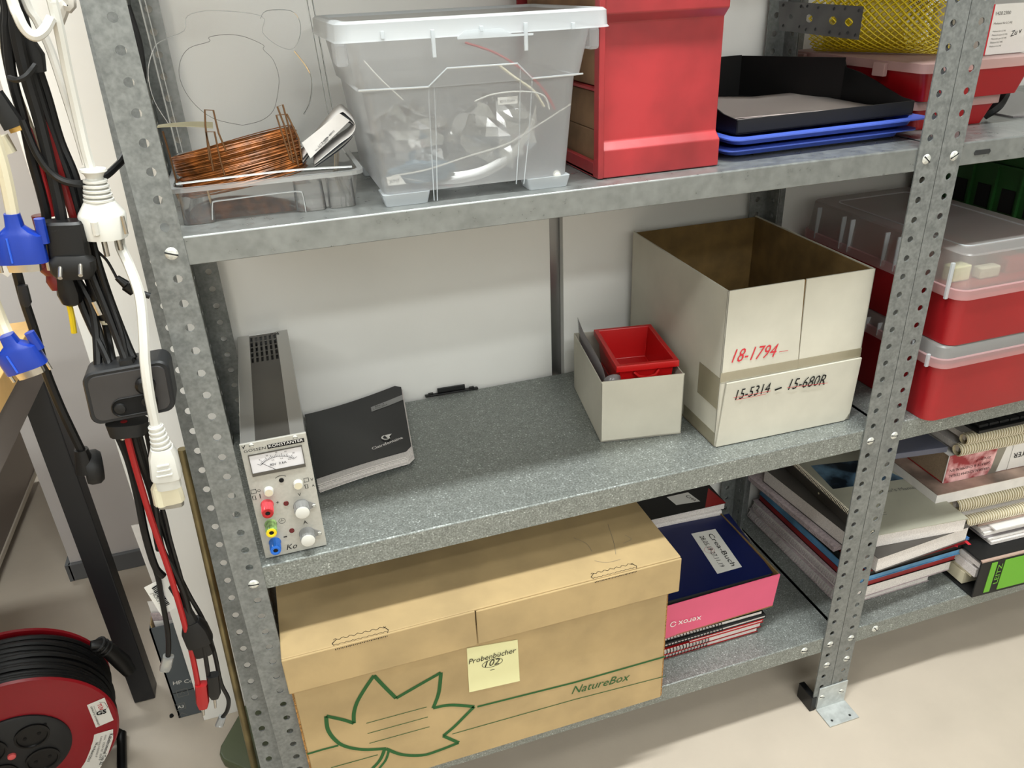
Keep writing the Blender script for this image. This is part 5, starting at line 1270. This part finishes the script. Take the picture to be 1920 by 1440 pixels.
# cable reel
rl = thing('cable_reel', 'red cable reel wound with black cable on the floor at the lower left', 'cable reel', (-.417, .25, FL))
RC = V((-.417, .237, .001)); RN = V((.217, -.973, -.081)).normalized(); RR = .142
RE = V((0, 0, 1)).cross(RN).normalized(); RE = -RE if RE.x < 0 else RE; RU = RE.cross(RN); RU = -RU if RU.z < 0 else RU
def rp(a, b, h=0): return RC + RE * a + RU * b + RN * h
mb = MB(); mb.lathe([(.06, .002), (.085, .0035), (.100, .002), (.128, .0), (RR - .003, .001), (RR, -.002), (RR - .003, -.005), (.06, -.005)], RC, RN, 64); mb.build('front_flange', M_reelr, rl, smooth=True)
mb = MB(); mb.lathe([(.05, -.112), (RR - .002, -.112), (RR, -.109), (RR - .002, -.106), (.05, -.106)], RC, RN, 64); mb.build('rear_flange', M_reelr, rl, smooth=True)
mb = MB(); mb.lathe([(.055, -.106), (.055, -.005)], RC, RN, 32, False, False); mb.build('drum', M_reelr, rl, smooth=True)
mb = MB(); mb.lathe([(.0745, .002), (.0745, .0055), (.071, .0085), (.02, .0095)], RC, RN, 48); mb.build('socket_plate', M_grip, rl, smooth=True)
for k in range(4):
    a = radians(40 + 90 * k + 4); c = rp(.040 * cos(a), .040 * sin(a), .0090)
    mb = MB(); mb.lathe([(.0235, 0), (.0235, .0030), (.0205, .0035), (.0195, .0012), (.0190, .0012)], c, RN, 28); o = mb.build('socket', M_black, rl, smooth=True)
    for s_ in (-1, 1): MB().lathe([(.0028, .0014), (.0028, .0018)], c + RE * .0095 * s_, RN, 10).build('socket_hole', M_ink, o)
c = rp(-.005, .004, .0095); MB().lathe([(.006, 0), (.0055, .003), (.003, .0045)], c, RN, 18).build('pilot_lamp', mat('pilot_lamp_pink', (226, 96, 96), .3), rl, smooth=True)
c = rp(.05, .040, .0092); MB().lathe([(.0025, 0), (.0025, .0006)], c, RN, 10).build('plate_screw', M_ink, rl)
random.seed(4)
mb = MB()
for lay in range(2):
    for k in range(12):
        h = -.0100 - .0080 * k + (.004 if lay else 0); r = .1285 + .0075 * lay + random.uniform(-.001, .0014); K_ = 56
        w1_, w2_ = random.uniform(0, 6), random.uniform(-.003, .003)
        mb.tube([RC + (RE * cos(a) + RU * sin(a)) * (r + .0018 * sin(2 * a + w1_)) + RN * (h + w2_ * sin(a + w1_)) for a in [2 * pi * j / K_ for j in range(K_)]], .0044, 6, closed=True)
props(mb.build('wound_cable', M_blackc, rl, smooth=True), kind='stuff')
def RPL(u, v, h=.0012): return PL(RC + RN * h, RN, u, v)
pg = thing('cable_plug', 'black rubber plug with ribbed neck tucked against the reel cable', 'plug', RPL(220, 1230, -.05))
mb = MB(); a_ = [PL(RC - RN * .055, RN, u, v) for u, v in ((170, 1210), (185, 1208), (205, 1220), (228, 1240), (242, 1258))]
a_ = [p - RU * .0 for p in a_]
mb.tube(a_, [.007, .010, .0125, .014, .011], 12); mb.build('plug_body', M_black, pg, smooth=True)
for k in range(3): c = a_[1].lerp(a_[2], k / 3); mb = MB(); mb.lathe([(.0128, -.0016), (.0135, 0), (.0128, .0016)], c, (a_[2] - a_[1]), 16); mb.build('grip_rib', M_blackm, pg)
mb = MB(); mb.prism([RPL(*q) for q in ((163, 1322), (196, 1308), (213, 1350), (180, 1364))], RN * .0004); mb.build('approval_sticker', M_tag, rl)
def rt_(s_, u0, v0, u1, v1, m, hs=1, b=0): txt(s_, RPL(u0, v0, .0020), RPL(u1, v1, .0020), RN, m, rl, hscale=hs, bold=b)
rt_('TÜV', 182, 1321, 187, 1333, M_redink, 1.0, .02); rt_('GS', 181, 1342, 200, 1336, M_ink, 1.0, .04); 
rt_('GEPRÜFTE SICHERHEIT', 169, 1325, 184, 1361, M_ink, .8); rt_('PRODUCT SERVICE', 175, 1324, 181, 1340, M_gink, .8)
mb = MB(); mb.ribbon([RPL(u, v, .0018) for u, v in ((186, 1317), (196, 1317), (202, 1326), (194, 1333))], RN, .0006); mb.build('sticker_mark', M_ink, rl)
cu = [(174, 1378), (212, 1367), (212, 1385), (203, 1412), (190, 1436), (172, 1462), (146, 1450), (160, 1428), (170, 1404)]
mb = MB(); mb.prism([RPL(*q) for q in cu], RN * .0004); mb.build('type_label', M_tag, rl)
rt_('Kabeltrommel Typ 22', 206, 1376, 186, 1434, M_ink, 1.0, .01); rt_('50 m Kabel DG13', 180, 1392, 163, 1428, M_ink, 1.0, .01); rt_('Leitung H05RR-F', 189, 1381, 178, 1420, M_gink, .7); rt_('max. 1000 W  230 V', 197, 1378, 184, 1426, M_gink, .7)
mb = MB(); mb.tube([(-.300, .20, FL + .008), (-.318, .36, FL + .008)], .008, 10); mb.build('frame_tube', M_black, rl, smooth=True)
mb = MB(); mb.tube([(-.285, .12, FL + .008), (-.300, .20, FL + .008)], .008, 10); mb.build('frame_tube', M_grip, rl, smooth=True)
mb = MB(); mb.tube(spline([(-.52, .35, FL + .008), (-.318, .36, FL + .008)], 3), .008, 10); mb.build('frame_tube', M_black, rl, smooth=True)
mb = MB(); mb.tube([(-.318, .36, FL + .008), (-.395, .345, .0)], .006, 8); mb.build('frame_tube', M_black, rl, smooth=True)
props(MB().lathe([(.004, 0), (.003, .004)], PZ(FL, 322, 1343), (0, 0, 1), 8).build('dirt_crumb', M_ink), 'tiny black crumb on the floor left of the grey paper box', 'crumb')

# ------------------------------------------------------------------ hanging cables
def path(pts, k=6):
    P = [PY(y, u, v) for u, v, y in pts]
    if pts[0][1] <= -10:      # above the picture the cables run on up to where they hang
        P = [V((P[0].x * .5 - .035, -.015, 1.27)), V((P[0].x * .8 - .012, P[0].y, 1.13))] + P
    return spline(P, k)
def cable(name, label, pts, r, m, cat='cable', group=None, n=8):
    P_ = path(pts)
    c = sum(P_, V()) / len(P_)
    t = thing(name, label, cat, P_[0], group)
    MB().tube(P_, r, n).build('cable_sheath', m, t, smooth=True)
    return t
def fwd(u, v, y): return PY(y, u, v)
def taper(name, parent, p0, p1, prof, m, n=12, flat=1.0, side=None):
    """lofted superellipse body along p0->p1; prof: list of (t, half width, half depth)"""
    p0, p1 = V(p0), V(p1); ax = (p1 - p0); nn = ax.normalized()
    sd = (side - nn * side.dot(nn)).normalized() if side else nn.cross(V((0, 1, 0))).normalized(); dp = nn.cross(sd).normalized()
    rings = []
    for t_, a, b in prof:
        c = p0 + ax * t_; ring = []
        for i in range(n):
            q = 2 * pi * (i + .5) / n; ca, sa = cos(q), sin(q)
            f = (abs(ca) ** 4 + abs(sa) ** 4) ** -.25
            f = f * flat + (1 - flat)
            ring.append(c + sd * a * ca * f + dp * b * sa * f)
        rings.append(ring)
    mb = MB(); mb.loft(rings); return mb.build(name, m, parent, smooth=35, fixn=True)
def ribs(name, parent, p0, p1, r0, r1, n, m):
    p0, p1 = V(p0), V(p1)
    for i in range(n):
        c = p0.lerp(p1, (i + .5) / n); r = r0 + (r1 - r0) * i / max(1, n - 1)
        MB().lathe([(r * .8, -.0014), (r, -.0009), (r, .0009), (r * .8, .0014)], c, p1 - p0, 16).build(name, m, parent, smooth=True)

# white cable with europlug
Yc = -.012
wp = cable('white_power_cable', 'white power cable ending in an angled two-pin earthed plug, left of the post', [(88, -30, -.02), (100, 10, -.02), (112, 60, -.018), (126, 130, -.015), (145, 215, Yc), (160, 280, Yc), (172, 322, Yc)], .0042, M_whitep)
pa, pb = fwd(174, 316, Yc), fwd(186, 378, Yc)
MB().lathe([(.0050, -.001), (.0105, .0), (.0110, .0020), (.0080, .0045), (.0065, .008)], pa, pb - pa, 24).build('strain_relief_collar', M_whitep, wp, smooth=True)
taper('strain_relief', wp, pa, pb, [(.05, .006, .006), (1, .0105, .009)], M_whitep, flat=0)
ribs('strain_relief_rib', wp, pa.lerp(pb, .3), pb, .0098, .0125, 5, M_whitep)
pc = fwd(200, 444, Yc)
taper('plug_body', wp, pb.lerp(pc, -.08), pc, [(0, .011, .010), (.35, .0185, .0165), (.42, .0195, .0175), (1, .0175, .0165)], M_whitep, n=20, flat=.35)
for du, dv, L in ((193, 444, 36), (219, 438, 30)):
    a = fwd(du, dv, Yc); b = fwd(du + 8, dv + L, Yc); MB().tube([a, b], .0024, 10).build('plug_pin', M_metal, wp, smooth=True)
a, b = fwd(229, 405, Yc - .012), fwd(237, 438, Yc - .012); MB().tube([a, b], .0018, 8).build('earth_contact', M_metal, wp, smooth=True)
a, b = fwd(176, 416, Yc - .0175), fwd(181, 440, Yc - .0165); MB().tube([a, b], .0030, 8).build('grip_ridge', M_whitep, wp, smooth=True)
wl_ = cable('white_cable_loop', 'white cable forming a hook-like loop at the very top left', [(15, -25, -.03), (34, 30, -.035), (48, 56, -.035), (66, 68, -.035), (84, 56, -.03), (96, 34, -.025)], .0040, M_whitep)
wl2 = cable('white_cable', 'second white cable running behind the plugged one from the top loop', [(40, -20, -.005), (70, 40, -.005), (95, 95, -.005), (120, 170, -.005), (142, 240, -.008), (162, 308, -.010)], .0034, mat('greyed_white', (206, 204, 198), .45))
cable('grey_white_cable', 'short pale cable crossing at the top beside the post', [(125, -20, 0), (118, 12, 0), (108, 40, 0)], .0052, mat('grey_white', (196, 192, 184), .5))
# white extension lead with IEC connector
ic = cable('white_appliance_lead', 'white lead hanging in front of the black block, ending in an appliance connector', [(224, 440, .004), (226, 462, -.005), (243, 500, -.02), (262, 555, -.035), (269, 620, -.045), (272, 680, -.052), (280, 740, -.055), (292, 800, -.055)], .0047, M_whitep)
pa, pb = fwd(291, 796, -.055), fwd(303, 838, -.055)
taper('strain_relief', ic, pa, pb, [(0, .0055, .0055), (1, .0085, .0075)], M_whitep, flat=0)
ribs('strain_relief_rib', ic, pa, pb, .0070, .0094, 5, M_whitep)
pc = fwd(313, 893, -.055); pd = fwd(318, 912, -.055)
taper('connector_body', ic, pb, pc, [(0, .0100, .0095), (.28, .0130, .0115), (.9, .0145, .0120), (1, .0140, .0118)], M_whitep, n=20, flat=.8)
taper('connector_nose', ic, pc, pd, [(-.1, .0115, .0085), (1, .0112, .0080)], M_whitep, n=16, flat=.9)
for k in range(3):
    c = pb.lerp(pc, .42 + .16 * k); MB().box(c.x - .0055 - .0009 * k, c.x + .0055 + .0009 * k, c.y - .0132 - .0003 * k, c.y - .010, c.z - .0009, c.z + .0009).build('grip_ridge', M_whitep, ic, bevel=.0004)
# cream serial connector behind
cr = thing('cream_connector', 'cream coloured data connector hanging just below the white appliance connector', 'connector', fwd(318, 925, -.03))
taper('connector_shell', cr, fwd(306, 895, -.03), fwd(318, 940, -.03), [(0, .007, .006), (.35, .0140, .008), (1, .0150, .008)], M_cream, flat=.9)
taper('connector_rim', cr, fwd(319, 936, -.03), fwd(321, 948, -.03), [(0, .0130, .0065), (1, .0125, .0060)], M_smoke, flat=.9)
taper('thumb_screw', cr, fwd(297, 915, -.034), fwd(304, 948, -.034), [(0, .0042, .0042), (1, .0042, .0042)], mat('cream_light', (224, 218, 190), .5), flat=.6)

# black cable bundle (each cable its own)
B1 = [
 ('thick black cable at the left of the bundle curving behind the yellow sleeve', [(8, -20, 0), (14, 60, 0), (22, 140, 0), (44, 225, 0), (60, 300, 0), (78, 365, 0), (87, 410, 0), (80, 452, 0), (62, 476, .005)], .0040),
 ('black cable leading straight into the black charger', [(20, -20, -.01), (30, 60, -.01), (48, 140, -.01), (72, 220, -.01), (92, 300, -.012), (108, 370, -.014), (116, 415, -.015)], .0048),
 ('black cable running through the middle of the bundle to the block', [(28, -20, .012), (50, 90, .012), (78, 190, .012), (108, 280, .012), (130, 340, .01), (150, 420, .006), (168, 500, 0), (195, 570, -.01), (222, 640, -.02), (236, 678, -.028)], .0036),
 ('outermost black cable on the right side of the bundle', [(38, 10, .018), (62, 100, .018), (88, 180, .018), (112, 262, .018), (140, 330, .014), (158, 400, .01), (176, 470, .004), (198, 540, -.004), (220, 600, -.012), (240, 650, -.02), (250, 672, -.025)], .0040),
 ('thin black cable at the left rim of the upper bundle', [(2, -20, .02), (6, 40, .02), (10, 100, .02), (28, 180, .02), (56, 260, .02), (84, 330, .018), (105, 395, .015)], .0030),
 ('black cable crossing under the bundle behind the charger', [(140, 505, .012), (150, 560, .006), (170, 610, 0), (190, 650, -.012), (204, 680, -.02)], .0036),
 ('black cable at the far left of the four entering the block', [(142, 520, .01), (170, 570, .004), (180, 620, -.004), (184, 690, -.02)], .0040),
 ('black cable second from the left entering the block', [(160, 550, .01), (176, 590, .004), (192, 640, -.008), (206, 690, -.024)], .0030),
 ('black cable leading down from the pen-shaped adapter', [(196, 600, .01), (204, 640, .0), (214, 690, -.02)], .0034),
 ('black cable with bright reflection right of the charger', [(172, 440, .002), (186, 500, -.004), (205, 560, -.008), (226, 620, -.018), (238, 670, -.026)], .0026)]
for i, (l, pts, r) in enumerate(B1): cable('black_cable', l, pts, r, M_blackc)
B2 = [('black_cable', 'black cable crossing the bundle and passing behind the left post', [(42, 225, -.014), (70, 290, -.016), (100, 328, -.016), (132, 343, -.016), (164, 343, -.010), (194, 332, .004), (215, 315, .018), (233, 292, .035), (244, 240, .05)], .0032, M_blackc),
      ('black_cable', 'black cable arc showing between the left front post and the clamshell', [(236, 10, .05), (248, 46, .05), (258, 80, .05), (264, 120, .05), (266, 155, .05)], .0040, M_blackc),
      ('cream_cable', 'cream cable seen between the black cables of the upper bundle', [(4, 60, .022), (20, 140, .022), (48, 220, .02), (76, 290, .02), (96, 350, .02)], .0036, M_cream),
      ('red_cable', 'bright red cable at the left inside the upper bundle', [(8, 90, .024), (40, 200, .024), (62, 270, .012), (80, 335, .004), (98, 405, .004)], .0030, M_redc),
      ('red_cable', 'dark red cable at the right inside the upper bundle', [(60, 190, .016), (84, 240, .004), (105, 300, -.002), (122, 355, -.002), (138, 410, -.002)], .0034, M_maroon)]
for nm, l, pts, r, m in B2: cable(nm, l, pts, r, m)
mb = MB(); props(mb.tube(path([(18, 146, -.02), (32, 150, -.028), (50, 142, -.028), (66, 122, -.02)], 5), .0024, 6).build('cable_tie', M_blackm, smooth=True), 'dark tie wrapped round the upper black cable bundle', 'cable tie')
props(taper('cable_sleeve', None, fwd(52, 70, .006), fwd(72, 135, .006), [(0, .004, .006), (.5, .0085, .008), (1, .006, .007)], M_blackm), 'wide matt black sleeve on the right of the upper bundle', 'sleeve')

# black charger (europlug)
ch = thing('charger', 'flat black charger with two round pins hanging in the middle of the bundle', 'charger', fwd(128, 460, -.02))
yz = -.020
A4_ = [fwd(u, v, yz) for u, v in ((88, 418), (150, 410), (164, 486), (104, 492))]
ax_d = (fwd(134, 490, yz) - fwd(119, 414, yz))
taper('charger_body', ch, fwd(119, 413, yz), fwd(134, 490, yz), [(0, .0148, .008), (.06, .0160, .010), (.95, .0162, .011)], M_black, n=20, flat=.95)
taper('plug_face', ch, fwd(133, 476, yz - .004), fwd(141, 520, yz - .004), [(0, .0130, .009), (.25, .0182, .0115), (.7, .0180, .0115), (1, .0140, .008)], M_blackm, n=20, flat=.9)
for u, v in ((113, 502), (151, 497)):
    a = fwd(u, v, yz - .014); MB().tube([a, a + V((.0, -.011, -.006))], [.0021, .0019], 10).build('plug_pin', M_metal, ch, smooth=True)
txt('INPUT 100-240V', fwd(98, 436, yz - .0118), fwd(140, 428, yz - .0118), (0, -1, 0), M_grip, ch, off=.0005)
# black round-nosed plug under the charger
bp_ = thing('black_plug', 'stubby black plug hanging just under the charger', 'plug', fwd(130, 540, 0))
taper('plug_body', bp_, fwd(122, 515, -.002), fwd(137, 572, -.002), [(0, .008, .008), (.6, .0105, .010), (.9, .0085, .008), (1, .004, .004)], M_black, flat=.3)
# yellow sleeve, wire and maroon clips
yw = thing('yellow_test_lead', 'yellow test lead with red collar left of the charger', 'test lead', fwd(90, 450, .004))
taper('sleeve', yw, fwd(82, 425, .006), fwd(104, 498, .006), [(0, .0062, .0062), (.8, .0076, .0076), (1, .006, .006)], M_yellow, flat=0)
taper('red_collar', yw, fwd(74, 403, .006), fwd(82, 430, .006), [(0, .0066, .0066), (1, .0068, .0068)], M_maroon, flat=0)
MB().tube(path([(104, 496, .006), (118, 540, .01), (132, 580, .01), (139, 624, .01)]), .0027, 8).build('wire_end', M_yellow, yw, smooth=True)
mc = thing('maroon_clip', 'dark red banana clip lying across behind the charger', 'test clip', fwd(85, 500, 0))
taper('clip_body', mc, fwd(62, 478, 0), fwd(84, 498, 0), [(0, .0075, .0075), (.5, .0088, .0085), (1, .0075, .0075)], M_maroon, flat=0)
taper('clip_joint', mc, fwd(80, 494, 0), fwd(103, 512, 0), [(0, .0055, .0055), (.3, .0072, .0072), (1, .0072, .0072)], M_maroon, flat=0)
taper('clip_end', mc, fwd(99, 508, 0), fwd(112, 540, 0), [(0, .006, .006), (.5, .0085, .0085), (1, .0070, .0070)], M_maroon, flat=.2)
# DC barrel lead
dcb = cable('barrel_plug_lead', 'thin black lead with a straight barrel plug pointing at the left post', [(165, 445, .004), (182, 470, .004), (200, 488, .004), (214, 512, .002), (222, 528, 0)], .0013, M_blackc, n=6)
taper('barrel_grip', dcb, fwd(219, 520, 0), fwd(252, 546, 0), [(0, .0026, .0026), (.5, .0042, .0042), (.55, .0060, .0060), (1, .0055, .0055)], M_black, flat=0)
taper('barrel_tip', dcb, fwd(252, 546, 0), fwd(281, 555, 0), [(0, .0030, .0030), (1, .0030, .0030)], M_grip, flat=0)
# pen-shaped adapter
pn = thing('inline_adapter', 'long black cylindrical adapter with metal clip in the lower bundle', 'adapter', fwd(190, 540, .006))
taper('adapter_body', pn, fwd(168, 505, .006), fwd(204, 600, .006), [(0, .0070, .0070), (.7, .0085, .0085), (.75, .0095, .0095), (1, .0075, .0075)], M_black, flat=0)
taper('metal_clip', pn, fwd(176, 565, -.004), fwd(188, 590, -.004), [(0, .0025, .002), (1, .0025, .002)], M_metal, flat=.8)
taper('adapter_ring', pn, fwd(202, 596, .006), fwd(205, 604, .006), [(0, .0078, .0078), (1, .0070, .0070)], M_cream, flat=0)

# VGA connectors at the left edge
def vga(label, cpts, p0, p1, y, wd, lean):
    t = cable('blue_connector_cable', label, cpts, .0052, M_cream, 'cable')
    a, b = fwd(*p0, y), fwd(*p1, y)
    taper('connector_hood', t, a, b, [(0, .0058, .0058), (.25, .0068, .0065), (.36, .012, .0075), (.45, wd, .0085), (1, wd, .0085)], M_blue, n=20, flat=.85)
    ax = (b - a); sd = ax.normalized().cross(V((0, 1, 0))).normalized()
    if sd.x < 0: sd = -sd
    for s_ in (-1, 1):
        taper('thumb_screw', t, a + ax * .12 + sd * s_ * (wd * .98), a + ax * .62 + sd * s_ * (wd * .98), [(0, .0042, .0042), (1, .0042, .0042)], M_blue, flat=.3)
        MB().tube([b + sd * s_ * wd * .92, b + sd * s_ * wd * .92 + ax.normalized() * .008], .0016, 8).build('screw_pin', M_metal, t)
    taper('metal_shell', t, b, b + ax.normalized() * .0075, [(0, wd * .68, .0052), (1, wd * .64, .0048)], M_metal, n=16, flat=.8)
    MB().tube([a + ax * .45 - V((0, .0088, 0)) - sd * .006, a + ax * .95 - V((0, .0088, 0)) - sd * .006], .0009, 6).build('hood_ridge', mat('blue_light_ridge' + label[:5], (44, 92, 210), .3), t)
    return t
vga('upper cream cable with a blue screen connector at the left edge', [(-14, 250, -.03), (2, 300, -.03), (14, 350, -.03), (24, 402, -.03)], (22, 400), (44, 492), -.03, .0195, 0)
vga('lower cream cable with a blue screen connector in front of the desk edge', [(-30, 520, -.03), (-12, 565, -.03), (4, 605, -.03), (16, 632, -.035)], (12, 628), (52, 690), -.045, .0175, 0)
taper('cream_plug', None, fwd(-10, 258, -.01), fwd(8, 290, -.01), [(0, .010, .008), (1, .010, .008)], M_cream)
props(bpy.data.objects['cream_plug'], 'blunt cream plug cut by the left picture edge above the blue connector', 'plug')
taper('video_plug', None, fwd(-12, 175, -.01), fwd(28, 238, -.01), [(0, .007, .005), (1, .0085, .006)], M_blackm)
o = props(bpy.data.objects['video_plug'], 'flat black video plug with gold tip at the left edge, pointing down right', 'plug')
taper('plug_tip', o, fwd(26, 234, -.01), fwd(33, 246, -.01), [(0, .0055, .0035), (1, .0055, .0035)], M_gold)
props(taper('small_white_clip', None, fwd(6, 500, .01), fwd(22, 512, .01), [(0, .006, .003), (1, .005, .003)], M_tag), 'small white printed clip below the upper blue connector', 'clip')
# left hanging mains cable with angled plug in front of the desk leg
lm = cable('black_mains_lead', 'long black mains lead with angled earthed plug hanging in front of the desk leg', [(20, 470, .02), (34, 520, .02), (46, 565, .02), (64, 620, .02), (84, 690, .02), (112, 760, .02), (138, 815, .02), (153, 846, .02)], .0044, M_blackc)
taper('plug_neck', lm, fwd(152, 842, .02), fwd(162, 884, .02), [(0, .0065, .0065), (.3, .0078, .0078), (1, .0105, .009)], M_black, flat=.3)
MB().lathe([(.0165, 0), (.0185, .004), (.0185, .012), (.0150, .016)], fwd(160, 878, .025), V((.95, .25, -.15)), 28).build('plug_disc', M_blackm, lm, smooth=True)
taper('cable_clip', lm, fwd(42, 535, .012), fwd(50, 575, .012), [(0, .0042, .003), (.8, .0050, .003), (1, .002, .002)], M_grip)

# black extension block
eb = thing('multi_socket_block', 'black rounded multi-socket block hanging in the cable bundle beside the left post', 'socket block', fwd(245, 740, -.035))
ye = -.040
C00, C10, C11, C01 = fwd(170, 800, ye), fwd(334, 770, ye), fwd(312, 674, ye), fwd(153, 704, ye)
ex_ = ((C10 - C00) + (C11 - C01)) / 2; ez_ = ((C01 - C00) + (C11 - C10)) / 2; O_ = (C00 + C10 + C11 + C01) / 4 - ex_ / 2 - ez_ / 2
ny_ = ex_.cross(ez_).normalized(); ny_ = -ny_ if ny_.y > 0 else ny_
def EP(a, b, h): return O_ + ex_ * a + ez_ * b + ny_ * h
def erect(m, r, h, n=5, a0=0, a1=1, b0=0, b1=1):
    W2, H2 = ex_.length, ez_.length; out = []
    X0_, X1_, Y0_, Y1_ = a0 * W2 + m, a1 * W2 - m, b0 * H2 + m, b1 * H2 - m
    for cx, cy, s0 in ((X1_ - r, Y0_ + r, -90), (X1_ - r, Y1_ - r, 0), (X0_ + r, Y1_ - r, 90), (X0_ + r, Y0_ + r, 180)):
        for i in range(n + 1):
            a = radians(s0 + 90 * i / n); out.append(EP((cx + r * cos(a)) / W2, (cy + r * sin(a)) / H2, h))
    return out
mb = MB(); mb.loft([erect(.004, .008, -.036), erect(.0, .010, -.030), erect(.0, .010, -.002), erect(.0015, .009, 0), erect(.004, .008, -.0004)]); mb.build('block_body', M_grip, eb, smooth=35, fixn=True)
mb = MB(); mb.loft([erect(.004, .008, -.0004), erect(.0045, .0078, .0010)]); mb.build('face_plate', mat('block_face', (52, 50, 50), .5, noise=(30, .06)), eb, fixn=True)
mb = MB(); mb.loft([erect(0, .009, .0011, 5, .27, .80, .10, .44), erect(0, .009, .0014, 5, .27, .80, .10, .44)]); mb.build('socket_recess', M_ink, eb, fixn=True)
mb = MB(); mb.tube([q + ny_ * .0016 for q in erect(0, .009, 0, 5, .27, .80, .10, .44)], .0008, 5, closed=True); mb.build('recess_rim', M_black, eb)
for a, b in ((.36, .26), (.68, .30)):
    MB().lathe([(.0055, 0), (.0048, .002), (.0015, .0028)], EP(a, b, .0014), ny_, 12).build('socket_insert', M_blackm, eb, smooth=True)
MB().lathe([(.009, 0), (.009, .004), (.006, .007)], EP(.70, .62, .001), ny_, 14).build('switch_knob', M_black, eb, smooth=True)
taper('cable_gland', eb, fwd(236, 672, -.03), fwd(242, 690, -.03), [(0, .0062, .006), (1, .0075, .007)], M_blackm)
taper('lower_plug', eb, fwd(238, 790, -.03), fwd(242, 812, -.03), [(0, .0190, .011), (1, .0170, .011)], M_blackm, n=20, flat=.7)
a = fwd(228, 812, -.034); b = fwd(230, 824, -.034); MB().tube([a, b], .0022, 10).build('plug_pin', M_metal, eb, smooth=True)

# cables below the block
cable('black_cable', 'leftmost black cable running down from the block', [(214, 800, .0), (240, 860, .0), (258, 930, .0), (272, 1000, .0), (290, 1060, .002), (306, 1080, .004)], .0040, M_blackc)
pl1 = cable('phone_lead', 'black phone lead with a clear plug hanging above the grey box', [(268, 980, .008), (282, 1040, .008), (296, 1082, .008), (303, 1120, .008), (314, 1180, .008), (316, 1215, .008), (314, 1236, .008)], .0030, M_blackc)
taper('modular_plug', pl1, fwd(316, 1230, .008), fwd(309, 1256, .008), [(0, .0062, .0045), (.8, .0066, .005), (1, .0058, .0045)], M_clear_e, flat=.9)
taper('modular_plug_core', pl1, fwd(315, 1236, .008), fwd(311, 1250, .008), [(0, .0028, .0028), (1, .0032, .0022)], M_cream, flat=.9)
rdl = cable('red_test_lead', 'long red test lead ending in a red banana plug at the bottom', [(232, 790, -.03), (244, 840, -.028), (258, 890, -.024), (276, 950, -.02), (296, 1010, -.016), (314, 1062, -.014), (332, 1120, -.012), (350, 1185, -.01), (364, 1245, -.01), (372, 1288, -.01)], .0032, M_redc)
taper('banana_grip', rdl, fwd(377, 1282, -.010), fwd(381, 1326, -.010), [(0, .0072, .0055), (.75, .0076, .0055), (1, .0052, .0045)], M_redc, flat=.9)
MB().tube([fwd(380, 1324, -.01), fwd(382, 1341, -.01)], [.0022, .0014], 8).build('banana_pin', M_metal, rdl, smooth=True)
cable('black_cable', 'black cable beside the red lead, curving right at the lower end', [(246, 800, -.022), (262, 860, -.018), (285, 930, -.012), (296, 990, -.01), (304, 1030, -.008), (322, 1062, -.008), (344, 1112, -.008), (356, 1160, -.006)], .0034, M_blackc)
k = cable('phone_lead', 'thin black lead at the far right ending in a clear plug near the floor', [(296, 960, .012), (318, 1030, .012), (332, 1070, .012), (356, 1118, .012), (382, 1165, .012), (402, 1225, .012), (414, 1280, .012), (428, 1310, .012), (426, 1332, .012), (416, 1346, .012)], .0026, M_blackc)
taper('modular_plug', k, fwd(417, 1344, .012), fwd(411, 1360, .012), [(0, .0045, .004), (1, .0052, .0035)], M_clear_e, flat=.9)
cable('black_cable', 'thick black cable hanging down behind the white appliance connector', [(276, 795, .004), (288, 860, .004), (292, 920, .004), (290, 970, .004), (300, 1030, .004)], .0046, M_blackc)
cable('black_cable', 'thin black cable between the thick cables below the block', [(258, 800, -.01), (280, 880, -.008), (306, 960, -.006), (318, 1010, -.004), (334, 1066, -.002), (352, 1130, 0), (366, 1172, 0)], .0026, M_blackc)
c13 = cable('appliance_lead', 'black appliance lead with angular connector above the black banana plug', [(322, 1100, -.004), (340, 1130, -.004), (352, 1152, -.004)], .0040, M_blackc)
taper('connector_neck', c13, fwd(344, 1134, -.004), fwd(360, 1170, -.004), [(0, .0055, .0055), (1, .0085, .008)], M_blackm, flat=.3)
taper('connector_body', c13, fwd(358, 1164, -.004), fwd(384, 1222, -.004), [(0, .0090, .008), (.25, .0145, .0115), (.65, .0150, .0120), (.68, .0120, .0100), (1, .0115, .0095)], M_black, n=20, flat=.85)
bl_ = cable('black_test_lead', 'short black test lead ending in a black banana plug', [(380, 1206, -.012), (386, 1236, -.012), (392, 1276, -.012)], .0026, M_blackc)
taper('banana_grip', bl_, fwd(399, 1265, -.012), fwd(403, 1308, -.012), [(0, .0070, .0055), (.8, .0074, .0055), (1, .0045, .004)], M_black, flat=.9)
MB().tube([fwd(402, 1308, -.012), fwd(404, 1327, -.012)], [.0020, .0013], 8).build('banana_pin', M_metal, bl_, smooth=True)
# label tag on a cable
tg = thing('cable_label', 'white folded label with bar code on the cables below the block', 'label', fwd(305, 1125, .01))
T4 = [fwd(u, v, .012) for u, v in ((270, 1102), (309, 1080), (344, 1130), (318, 1142), (304, 1152))]
mb = MB(); mb.prism([fwd(u, v, .012) for u, v in ((270, 1102), (309, 1082), (344, 1130), (303, 1155))], (0, .0006, 0)); mb.build('label_sheet', M_tag, tg)
mb = MB(); a, b, c, d_ = [fwd(u, v, .0112) for u, v in ((285, 1104), (296, 1097), (318, 1132), (307, 1138))]
for i in range(14):
    t_ = i / 13; mb.ribbon([a.lerp(d_, t_), b.lerp(c, t_)], (0, -1, 0), .0012 if i % 3 else .0019)
props(mb.build('bar_code', M_ink, tg), kind='stuff')
txt('J40K0107', fwd(283, 1112, .0112), fwd(304, 1140, .0112), (0, -1, 0), M_gink, tg)
